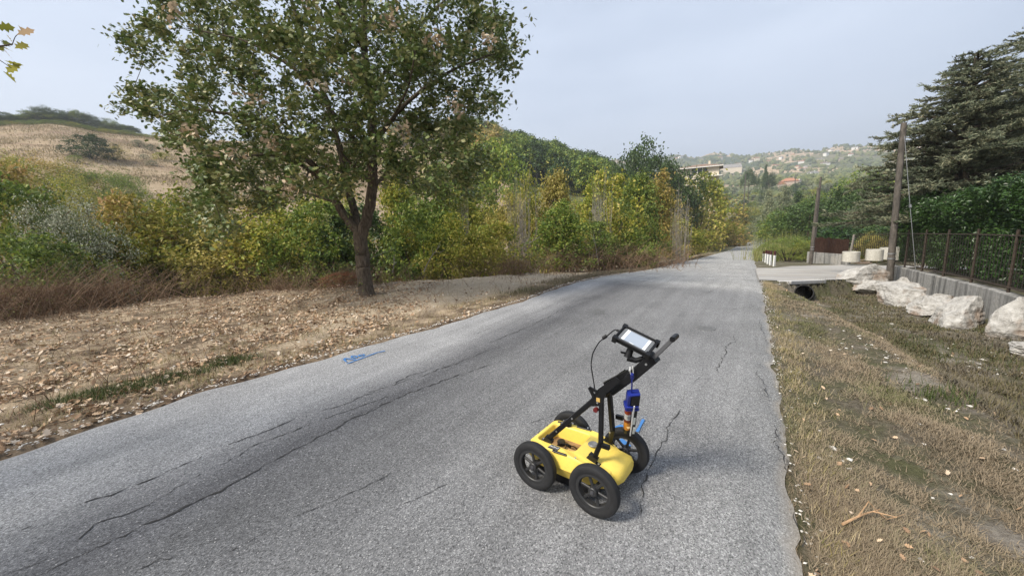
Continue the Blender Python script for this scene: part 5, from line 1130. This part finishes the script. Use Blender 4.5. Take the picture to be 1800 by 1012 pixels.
# --- young oak standing just outside the left edge, its twigs reaching into the picture
def near_oak():
    rs = np.random.default_rng(33); base = Vector((-5.2, 1.2, float(G(-5.2, 1.2)))); e = empty('young_oak', base); tag(e, 'young oak whose leafy twigs reach in at the left edge of the picture', 'tree'); tr = Geo(); sk = []; rad = []
    def limb(pts, r0, r1):
        C = poly([np.array(p)-np.array(base) if i >= 0 else p for i, p in enumerate(pts)], 6); rr = np.linspace(r0, r1, len(C)); tr.tube(C, rr, 8, 0, False, .5)
        for c, r_ in zip(C, rr): sk.append(c); rad.append(r_)
    limb([base, base+Vector((.1, .1, 1.2)), base+Vector((0, .2, 2.8)), base+Vector((.1, .1, 4.6))], .10, .03)
    tips = [at_depth(22, 78, 2.45), at_depth(30, 62, 2.5), at_depth(20, 120, 2.5), at_depth(8, 80, 2.45), at_depth(-10, 425, 2.6), at_depth(-14, 400, 2.6)]
    limb([base+Vector((0, .2, 2.3)), at_depth(-160, 110, 2.2), at_depth(-40, 88, 2.4), tips[0]], .03, .004)
    limb([base+Vector((0, .1, 1.4)), at_depth(-200, 380, 2.4), at_depth(-60, 410, 2.5), tips[4]], .02, .004)
    grow(tr, sk, rad, tips[1:4] and [np.array(q-base) for q in tips], rs, .006, 4, 0, .002)
    T = [np.array((rs.normal()*.9-.5, rs.normal()*.9-.6, rs.uniform(1.6, 4.8))) for _ in range(130)]
    T = [t for t in T if t[0]+base.x < -4.3 ]
    grow(tr, sk, rad, T, rs, .012, 4, 0, .004); tr.build('trunk', BARK, e, True)
    C = np.concatenate([t+rs.normal(size=(28, 3))*.22 for t in T]); V, Fq, rv = leaf_lobed(C, .10, rs, .5); g = Geo(); g.add(V, Fq, 0, rv); g.build('crown', GREEN, e)
    C = []
    for q, n_ in ((tips[0], 3), (tips[1], 3), (tips[2], 3), (tips[3], 3)): C.append(np.array(q-base)+rs.normal(size=(n_, 3))*.025)
    C = np.concatenate(C); V, Fq, rv = leaf_lobed(C, .075, rs, .05); g = Geo(); g.add(V, Fq, 0, rv); g.build('twig_leaves', leafmat('turning_leaves', [(.10, .13, .02), (.2, .22, .04), (.3, .25, .08), (.33, .22, .14)], .5), e)
near_oak()

# ------------------------------------------------------------------ survey cart
def yellow():
    m, nt, bs = newmat('yellow_plastic'); tc = N(nt, 'TexCoord'); P = tc.outputs['Object']; a = noise(nt, 9, 6, .7, P); b = noise(nt, 55, 6, .8, P, 1.5); q = N(nt, 'Mapping'); q.inputs['Scale'].default_value = (12, 160, 60); nt.links.new(P, q.inputs[0]); sc_ = noise(nt, 1, 4, .7, q.outputs[0])
    c = mixc(nt, mrange(nt, a, .35, .7, 0, .5), (.80, .60, .11), (.72, .50, .09)); c = mixc(nt, mth(nt, 'MULTIPLY', mrange(nt, b, .55, .68), .40), c, (.30, .24, .12)); c = mixc(nt, mrange(nt, sc_, .66, .72, 0, .35), c, (.25, .2, .12))
    nt.links.new(c, bs.inputs['Base Color']); nt.links.new(mrange(nt, a, .3, .7, .35, .6), bs.inputs['Roughness']); bump(nt, bs, b, .08, .002); return m
YEL = yellow(); BLK = plain('black_metal', (.008, .008, .009), .4, .0, .3, spec=.3); RUB = plain('rubber', (.010, .010, .011), .75, var=.3, nscale=40); RIMM = plain('black_rim', (.022, .022, .023), .5); CHR = plain('bolt_steel', (.6, .6, .6), .3, .9); BRN = plain('cardboard_brown', (.27, .165, .075), .8, var=.3); DKG = plain('dark_grey', (.05, .05, .055), .4)
def cart():
    cx, cy = .10, 2.14; e = empty('survey_cart', (cx, cy, rz(cx+.2, cy)-.002), math.radians(-37.75)); tag(e, 'yellow four-wheeled ground survey cart with black frame and tablet, parked on the asphalt', 'survey cart'); WB, TR, R = .392, .465, .147
    # wheels
    def wheel(x, y, out):
        wq = empty('wheel', (x, y, R)); wq.parent = e; wq.rotation_euler = (0, random.uniform(0, 6), 0)
        g = Geo(); pr = [(.104, -.022), (.118, -.027), (.134, -.027), (.143, -.022), (.147, -.012), (.147, .012), (.143, .022), (.134, .027), (.118, .027), (.104, .022)]; g.lathe(pr, 48, 'y', closed=True); g.build('tyre', RUB, wq, True)
        g = Geo(); g.lathe([(.084, -.016), (.088, -.020), (.1038, -.020), (.1038, .020), (.088, .020), (.084, .016)], 48, 'y', closed=True)
        g.lathe([(.008, -.026), (.022, -.026), (.026, -.022), (.026, .022), (.022, .026), (.008, .026)], 20, 'y', closed=True)
        g.build('rim', RIMM, wq, True)
        g = Geo()
        for k in range(6):
            a = k*math.pi/3; g.bar((.02*math.cos(a), 0, .02*math.sin(a)), (.088*math.cos(a), 0, .088*math.sin(a)), .013, .016, upv=(-math.sin(a), 0, math.cos(a)), bev=.003)
        g.build('spokes', RIMM, wq)
        g = Geo(); g.lathe([(.004, -.032), (.011, -.030), (.013, -.024), (.013, .024), (.011, .030), (.004, .032)], 12, 'y'); g.build('hub_bolt', DKG, wq, True)
    wheel(0, 0, -1); wheel(WB, 0, -1); wheel(WB, TR, 1); wheel(0, TR, 1)
    # axles
    g = Geo()
    for x in (0, WB):
        for ya, yb_ in ((.02, .07), (TR-.07, TR-.02)): g = Geo(); g.bar((x, ya, R), (x, yb_, R), .02, .02); g.build('axle', BLK, e)
    # body shell: loft of rounded rectangles
    def rrect(x0, x1, y0, y1, r, z, n=6):
        pts = []
        for (cx_, cy_, a0) in ((x1-r, y1-r, 0), (x0+r, y1-r, 90), (x0+r, y0+r, 180), (x1-r, y0+r, 270)):
            for i in range(n+1): a = math.radians(a0+90*i/n); pts.append((cx_+r*math.cos(a), cy_+r*math.sin(a), z))
        # extra points on long straight sides so that the shell can bend
        out = []
        for i, p in enumerate(pts):
            q = pts[(i+1) % len(pts)]; out.append(p)
            if (i+1) % (n+1) == 0:
                for k in range(1, 10): out.append(tuple(p[j]+(q[j]-p[j])*k/10 for j in range(3)))
        return out
    def shape(p, inner=False):
        x, y, z = p; yc = .235
        if not inner:
            f = 1-.20*float(smooth(.26, .44, x))-.07*(1-float(smooth(-.10, -.02, x))); y = yc+(y-yc)*f
            if z > .17: z = z-.32*max(0, x-.235)*(z-.10)/.14-.0*max(0, -x)
            # wheel arches: the flanks pinch in behind the wheels
            for wx in (0, WB):
                k = math.exp(-((x-wx)/.10)**2)*float(smooth(.235, .19, z)); y = yc+(y-yc)*(1-.06*k)
        return (x, y, z)
    X0, X1, Y0, Y1 = -.108, .450, .040, .430
    rings = [rrect(X0+.03, X1-.05, Y0+.055, Y1-.055, .03, .075), rrect(X0+.012, X1-.03, Y0+.045, Y1-.045, .03, .100), rrect(X0+.008, X1-.02, Y0+.012, Y1-.012, .03, .150), rrect(X0+.004, X1-.012, Y0+.008, Y1-.008, .03, .156), rrect(X0+.012, X1-.02, Y0+.016, Y1-.016, .035, .222), rrect(X0+.016, X1-.026, Y0+.022, Y1-.022, .035, .240), rrect(X0+.024, X1-.04, Y0+.030, Y1-.030, .03, .246)]
    ringsI = [rrect(-.066, .210, .118, .352, .03, .246), rrect(-.061, .205, .123, .347, .026, .240), rrect(-.056, .200, .128, .342, .024, .205), rrect(-.052, .196, .132, .338, .02, .14)]
    g = Geo(); V = []; n = len(rings[0])
    for r_ in rings: V += [shape(p) for p in r_]
    for r_ in ringsI: V += r_
    tot = len(rings)+len(ringsI); fs = [[k*n+i, k*n+(i+1) % n, (k+1)*n+(i+1) % n, (k+1)*n+i] for k in range(tot-1) for i in range(n)]; fs.append([i for i in range(n)][::-1]); g.add(V, fs); body = g.build('body_shell', YEL, e, True); body.data.set_sharp_from_angle(angle=math.radians(21))
    # rear bumper nose
    g = Geo(); V = []
    for (x, y0, y1, z0, z1) in ((.34, .13, .37, .09, .205), (.40, .14, .385, .085, .20), (.455, .17, .39, .09, .185), (.475, .20, .375, .10, .165)):
        r_ = .02; V += [(x, y0+r_, z0), (x, y1-r_, z0), (x, y1, z0+r_), (x, y1, z1-r_), (x, y1-r_*1.5, z1), (x, y0+r_*1.5, z1), (x, y0, z1-r_), (x, y0, z0+r_)]
    fs = [[k*8+i, k*8+(i+1) % 8, (k+1)*8+(i+1) % 8, (k+1)*8+i] for k in range(3) for i in range(8)]+[[24+i for i in range(8)]]; g.add(V, fs); g.build('rear_bumper', YEL, e, True)
    # antenna tub below
    g = Geo(); g.box((-.05, .10, .025), (.36, .37, .085)); g.build('antenna_box', BLK, e)
    g = Geo(); g.box((-.0, .085, .11), (.04, .10, .13)); g.build('side_clip', BLK, e)
    # battery bay floor and contents
    g = Geo(); g.box((-.056, .126, .150), (.200, .344, .158)); g.build('bay_floor', BRN, e)
    g = Geo(); g.box((.115, .145, .159), (.185, .215, .190)); g.build('battery', plain('battery_label', (.45, .28, .10), .6), e)
    g = Geo(); g.lathe([(.010, 0), (.026, 0), (.028, .02), (.024, .028), (.008, .028)], 16, c=(.03, .27, .159)); g.build('connector', BLK, e)
    for pts in ([(.03, .27, .180), (.06, .25, .190), (.10, .24, .19), (.15, .22, .16), (.165, .2, .12)], [(.10, .24, .19), (.13, .27, .18), (.16, .29, .13)], [(.10, .245, .19), (.10, .20, .20), (.12, .165, .185), (.15, .15, .15)], [(-.01, .25, .13), (.04, .24, .19), (.10, .245, .19)]):
        g = Geo(); g.tube(poly(pts, 5), .0035, 6); g.build('cable', BLK, e, True)
    g = Geo(); g.tube(np.array([(.085, .246, .188), (.115, .238, .190)]), .010, 8); g.build('cable_joint', BLK, e, True)
    # FRONT plate
    g = Geo(); g.box((.052, .070, .2465), (.118, .110, .2495)); pl_ = g.build('name_plate', DKG, e)
    fc = bpy.data.curves.new('front_text', 'FONT'); fc.body = 'FRONT'; fc.size = .020; fc.align_x = 'CENTER'; fc.align_y = 'CENTER'; fc.extrude = .0005; to = bpy.data.objects.new('front_text', fc); COL.objects.link(to)
    bpy.context.view_layer.update(); me = bpy.data.meshes.new_from_object(to.evaluated_get(bpy.context.evaluated_depsgraph_get())); bpy.data.objects.remove(to); me.materials.clear(); me.materials.append(plain('plate_white', (.7, .7, .66), .6)); to = bpy.data.objects.new('lettering', me); COL.objects.link(to); to.parent = pl_; to.location = (.085, .090, .2502)
    g = Geo(); g.box((.30, .30, .2260), (.335, .33, .2275)); lb_ = g.build('warning_label', plain('label_white_cart', (.6, .6, .56), .6), e); lb_.rotation_euler = (0, 0, 0)
    for (x_, y_) in ((-.03, .062), (.15, .058), (.24, .066), (-.03, .405), (.15, .41)): g = Geo(); g.lathe([(.002, 0), (.006, 0), (.0045, .003)], 10, c=(x_, y_+.006, .2462)); g.build('screw', CHR, e)
    # slots, ports, straps
    for (a, b) in (((.095, .056, .2490), (.185, .061, .2490)), ((.085, .385, .2485), (.185, .392, .2485)), ((-.055, .372, .2485), (-.01, .384, .2485))):
        g = Geo(); g.bar(a, b, .014, .008, bev=.002); g.build('lid_hook', BLK, e)
    g = Geo(); g.lathe([(.006, .0), (.030, .0), (.033, .006), (.026, .012), (.014, .008), (.006, .004)], 24, c=(.258, .268, .234)); g.build('charging_port', plain('grey_plastic', (.15, .15, .15), .4), e, True)
    for (x, y) in ((-.088, .18), (-.088, .29)): g = Geo(); g.lathe([(.002, 0), (.006, 0), (.004, .003)], 10, c=(x, y, .245)); g.build('screw', DKG, e)
    # frame members
    def foot(x, y, z, l=.075, tilt=0):
        g = Geo(); g.bar((x-l/2, y, z), (x+l/2, y, z-tilt), .028, .006, bev=.001)
        g.build('foot_plate', BLK, e)
        for k in (-.38, .38): q = Geo(); q.lathe([(.002, 0), (.0065, 0), (.005, .005), (.002, .006)], 10, c=(x+k*l, y, z+.003-tilt*(k+.5))); q.build('bolt', CHR, e)
    joint = {}
    for y, yj in ((.130, .185), (.365, .285)):
        foot(.012, y, .250); foot(.318, y+.018, .224, .085, .024)
        # main diagonal tube
        g = Geo(); g.bar((.005, y, .252), (.33, yj, .605), .026, .030, bev=.004); g.build('main_tube', BLK, e)
        g = Geo(); g.bar((.012, y, .240), (.03, y, .275), .030, .05); g.build('foot_hinge', BLK, e)
        # rear strut with a bend
        yy = y+.018
        g = Geo(); g.bar((.318, yy, .218), (.358, (yy+yj)/2-.004, .34), .026, .028, bev=.004); g.bar((.357, (yy+yj)/2-.004, .337), (.352, yj, .63), .026, .030, bev=.004); g.build('rear_strut', BLK, e)
        g = Geo(); g.bar((.312, yy, .222), (.322, yy, .25), .030, .055); g.build('foot_hinge', BLK, e)
        # side plate
        g = Geo(); s_ = -1 if y < .2 else 1; yp = yj+s_*.017; V = [(.27, .535), (.36, .56), (.385, .64), (.47, .735), (.44, .752), (.34, .66), (.30, .60)]
        V3 = [(x, yp-.003, z) for x, z in V]+[(x, yp+.003, z) for x, z in V]; n_ = len(V); g.add(V3, [list(range(n_))[::-1], list(range(n_, 2*n_))]+[[i, (i+1) % n_, (i+1) % n_+n_, i+n_] for i in range(n_)]); g.build('side_plate', BLK, e)
        for (x, z) in ((.335, .575), (.355, .47), (.35, .33), (.18, .44), (.08, .333)):
            yb = (yp+s_*.004) if x > .3 else (y+(yj-y)*(x/.33))+s_*.014
            q = Geo(); q.lathe([(.001, -.003), (.0055, -.003), (.0055, .003), (.001, .003)], 10, 'y', c=(x, yb if x > .3 else yb, z)); q.build('bolt', CHR, e)
    # handle column: converging flat bars, sleeve, grip
    g = Geo(); g.bar((.33, .205, .60), (.475, .222, .735), .030, .042, bev=.005); g.bar((.33, .265, .60), (.475, .248, .735), .030, .042, bev=.005); g.build('fork', BLK, e)
    g = Geo(); g.bar((.395, .235, .635), (.545, .235, .785), .062, .045, bev=.006); g.build('lower_column', BLK, e)
    g = Geo(); g.bar((.505, .235, .745), (.628, .235, .882), .070, .058, bev=.008); sleeve = g.build('sleeve', BLK, e)
    q = Geo(); q.lathe([(.001, -.003), (.006, -.003), (.006, .003), (.001, .003)], 10, 'y', c=(.595, .1985, .845)); q.build('bolt', CHR, sleeve)
    for y in (.214, .262): g = Geo(); g.bar((.62, y, .873), (.722, y, 1.0), .017, .022, bev=.003); g.build('grip_bar', plain('grip_grey', (.10, .10, .105), .3, .2), e)
    g = Geo(); g.bar((.622, .238, .872), (.72, .238, .993), .030, .006); g.build('grip_web', plain('brushed_aluminium', (.35, .36, .38), .35, .7), e)
    g = Geo(); g.bar((.722, .200, 1.0), (.722, .276, 1.0), .026, .026, bev=.006); g.build('grip_end', BLK, e)
    # quick-release arms at the joint
    g = Geo(); g.bar((.315, .165, .60), (.285, .165, .655), .010, .018); g.bar((.285, .165, .655), (.335, .165, .640), .010, .016); g.build('folding_lever', BLK, e)
    g = Geo(); g.bar((.365, .19, .685), (.49, .225, .775), .02, .020); g.build('upper_brace', BLK, e)
    g = Geo(); g.lathe([(.002, -.01), (.014, -.01), (.014, .01), (.002, .01)], 14, 'y', c=(.33, .155, .535)); g.build('knob', plain('dark_red_knob', (.10, .01, .01), .4), e)
    g = Geo(); g.box((.330, .1595, .583), (.352, .1615, .607)); g.build('sticker', plain('gold_sticker', (.5, .33, .10), .4), e)
    for (y, z) in ((.15, .33), (.352, .42)): g = Geo(); g.box((.37, y-.01, z-.012), (.415, y+.012, z+.012)); g.build('strut_clip', BLK, e)
    # tablet arm and tablet
    cN = [Vector((.466, .27, 1.010)), Vector((.437, .16, .978)), Vector((.602, .16, .918)), Vector((.632, .27, .952))]
    c = sum(cN, Vector())/4; xa = ((cN[2]-cN[1])+(cN[3]-cN[0])).normalized(); ya = ((cN[0]-cN[1])+(cN[3]-cN[2])).normalized(); za = xa.cross(ya).normalized(); ya = za.cross(xa)
    LX = (cN[2]-cN[1]).length/2+.006; LY = .058
    tb = empty('tablet', c); tb.parent = e; tb.rotation_euler = Matrix((xa, ya, za)).transposed().to_euler()
    g = Geo(); g.box((-LX, -LY, -.026), (LX, LY, -.002)); cs_ = g.build('case', BLK, tb)
    g = Geo()
    for a, b in (((-LX, -LY-.002, .002), (LX, -LY-.002, .002)), ((-LX, LY+.002, .002), (LX, LY+.002, .002)), ((-LX-.002, -LY, .002), (-LX-.002, LY, .002)), ((LX+.002, -LY, .002), (LX+.002, LY, .002))): g.bar(a, b, .010, .012, bev=.002)
    for sx in (-1, 1):
        for sy in (-1, 1): g.box((sx*LX-.012, sy*LY-.012, -.028), (sx*LX+.012, sy*LY+.012, .009))
    g.build('bumper_frame', BLK, tb)
    g = Geo(); g.box((-LX+.008, -LY+.007, -.0018), (LX-.008, LY-.007, .0006)); g.build('bezel', plain('bezel_grey', (.13, .135, .14), .3), tb)
    sx0 = LX-.026; sy0 = LY-.015
    SCR = plain('screen_grey', (.30, .34, .40), .2, emit=.05, var=0, spec=.3); SCW = plain('screen_white', (.75, .76, .78), .2, emit=.12, var=0, spec=.3)
    g = Geo(); g.box((-sx0, -sy0, .0008), (sx0, sy0, .0012)); sc_ = g.build('screen', SCR, tb)
    g = Geo(); g.box((-sx0, -sy0, .0014), (-sx0+.016, sy0, .0018)); g.build('screen_bar', SCW, sc_); g = Geo(); g.box((sx0-.014, -sy0, .0014), (sx0, sy0, .0018)); g.build('screen_bar', SCW, sc_)
    g = Geo(); g.box((-.02, -sy0, .0014), (.004, -sy0+.003, .0018)); g.build('screen_button', SCW, sc_)
    m0 = c-za*.03
    g = Geo(); g.tube(np.array([c-za*.028, c-za*.05]), .016, 12); g.build('mount_plate', BLK, e, True)
    arm = [tuple(c-za*.045+Vector((-.01, -.01, 0))), (.500, .215, .895), (.492, .205, .862)]
    g = Geo(); g.tube(np.array(arm), [.017, .019, .022], 12); g.tube(np.array([(.492, .205, .862), (.535, .215, .850), (.575, .228, .868)]), [.020, .015, .014], 12); g.build('ball_arm', BLK, e, True)
    g = Geo(); g.bar((.500, .215, .88), (.462, .185, .893), .014, .010, bev=.002); g.build('wing_nut', BLK, e)
    # tablet cable
    cp_ = [tuple(c-xa*LX), tuple(c-xa*(LX+.03)+Vector((0, 0, .004))), (.385, .20, .975), (.335, .185, .93), (.30, .175, .86), (.292, .17, .79), (.305, .172, .71), (.315, .175, .64)]
    g = Geo(); g.tube(poly(cp_, 6), .0035, 8); g.build('tablet_cable', BLK, e, True); g = Geo(); g.tube(np.array([(.375, .197, .968), (.355, .19, .952)]), .010, 10); g.build('ferrite_bead', BLK, e, True)
    g = Geo(); g.tube(np.array([c-xa*(LX-.002), c-xa*(LX+.022)]), .007, 8); g.build('cable_plug', BLK, e, True)
    return e
CART = cart()
# marking can in its holder, hanging from the handle
def can():
    bpy.context.view_layer.update(); Mw = CART.matrix_world
    BLU = plain('blue_plastic', (.010, .022, .20), .4); top = Mw @ Vector((.545, .195, .775)); dr = (at_depth(1107, 757, 2.19)-at_depth(1116, 690, 2.19)).normalized()
    a = at_depth(1111, 657, top.y-.02); b = at_depth(1107, 757, 2.16)
    e = empty('can_holder', a); tag(e, 'blue plastic marking wand head with rods hanging from the cart handle', 'can holder'); dz = b-a; L_ = dz.length; d = dz.normalized(); rt = Vector(right); nn = rt.cross(d).normalized(); rt = d.cross(nn)
    P = lambda k, s_=0, q=0: tuple(d*(k*L_)+rt*s_+nn*q)
    g = Geo(); g.tube(poly([P(-.07, -.006, .02), P(-.05, -.012, -.0), P(.0, -.008), P(.06, .004), P(.03, .010, .01), P(-.05, .01, .03)], 5), .0022, 6); g.build('string_loop', plain('white_string', (.7, .7, .68), .7), e, True)
    g = Geo(); g.bar(P(.0, -.001), P(.07, .003), .016, .016, bev=.003); g.tube(np.array([P(.06), P(.18, .002), P(.36, .0), P(.40, -.008)]), .0045, 8); g.build('hook', BLU, e, True)
    g = Geo(); g.bar(P(.30, .012), P(.33, .012), .066, .045, upv=nn, bev=.004); g.bar(P(.33, -.014), P(.49, -.018), .018, .044, upv=nn, bev=.003); g.bar(P(.33, .040), P(.49, .034), .008, .044, upv=nn); g.build('trigger_housing', BLU, e)
    g = Geo(); g.bar(P(.315, .020, -.004), P(.47, .016, -.004), .046, .044, upv=nn); g.build('black_insert', BLK, e)
    g = Geo(); g.bar(P(.475, .0, -.004), P(.50, .0, -.004), .076, .056, upv=nn, bev=.006); g.bar(P(.52, .002, -.004), P(.54, .001, -.004), .078, .056, upv=nn, bev=.005); g.build('clamp_ring', BLU, e)
    g = Geo(); g.bar(P(.45, .010, -.034), P(.99, -.006, -.034), .006, .006, upv=nn); g.build('rod', plain('white_rod', (.7, .7, .7), .4), e); g = Geo(); g.bar(P(.50, .036), P(1.0, .022), .004, .03, upv=nn); g.build('side_strip', plain('steel_strip', (.3, .3, .32), .3, .8), e)
    g = Geo(); g.bar(P(.50, .022, -.02), P(1.0, .010, -.02), .022, .010, upv=nn); bk = g.build('black_back', BLK, e)
    for k0, k1 in ((.68, .80), (.86, .98)): g = Geo(); g.bar(P(k0, .018, -.027), P(k1, .014, -.027), .012, .003, upv=nn); g.build('label_strip', plain('label_white', (.65, .68, .66), .5), e)
    f = empty('spray_can', tuple(a+Vector(P(1.0, -.016)))); tag(f, 'red, silver and orange spray paint can clamped in the blue holder', 'spray can'); o = f.location-a
    Q = lambda k, s_: Vector(P(k, s_))-o
    for nm, k0, k1, cc in (('red_band', .52, .64, (.22, .015, .01)), ('silver_band', .64, .74, (.45, .47, .5)), ('dark_red_band', .74, .79, (.12, .01, .01)), ('orange_band', .79, .93, (.62, .24, .03)), ('black_base', .93, 1.0, (.015, .015, .015))):
        s0 = -.012-(k0-.5)*.012; s1 = -.012-(k1-.5)*.012; g = Geo(); g.tube(np.array([Q(k0, s0), Q(k1-.002, s1)]), .021, 18); ob = g.build(nm, plain('can_'+nm, cc, .35, .1), f, True)
        if nm == 'orange_band': g = Geo(); c_ = Q(.86, s0)-nn*.0215; g.lathe([(.001, -.0008), (.010, -.0008), (.010, .0008), (.001, .0008)], 18, 'y', c=tuple(c_)); g.build('round_emblem', plain('pale_orange', (.8, .55, .25), .5), ob)
        if nm == 'silver_band':
            for q in (-.006, .001, .008):
                g = Geo(); c_ = Q(.69, s0)-nn*.0213; g.bar(tuple(c_+rt*(q-.003)-d*.013), tuple(c_+rt*(q+.003)+d*.013), .0025, .001, upv=nn); g.build('stripe', plain('stripe_dark', (.05, .05, .07), .5), ob)
can()

# ------------------------------------------------------------------ haze
g = Geo(); g.box((-3400, -3400, -60), (3400, 3400, 330)); m = bpy.data.materials.new('haze'); m.use_nodes = True; nt = m.node_tree; nt.nodes.clear(); o_ = nt.nodes.new('ShaderNodeOutputMaterial'); v_ = nt.nodes.new('ShaderNodeVolumePrincipled')
v_.inputs['Color'].default_value = (.88, .93, 1, 1); v_.inputs['Density'].default_value = .0006; v_.inputs['Anisotropy'].default_value = .2; nt.links.new(v_.outputs[0], o_.inputs['Volume'])
hz = g.build('haze', m); tag(hz, 'thin autumn haze softening the far hills', 'haze', None, 'stuff')
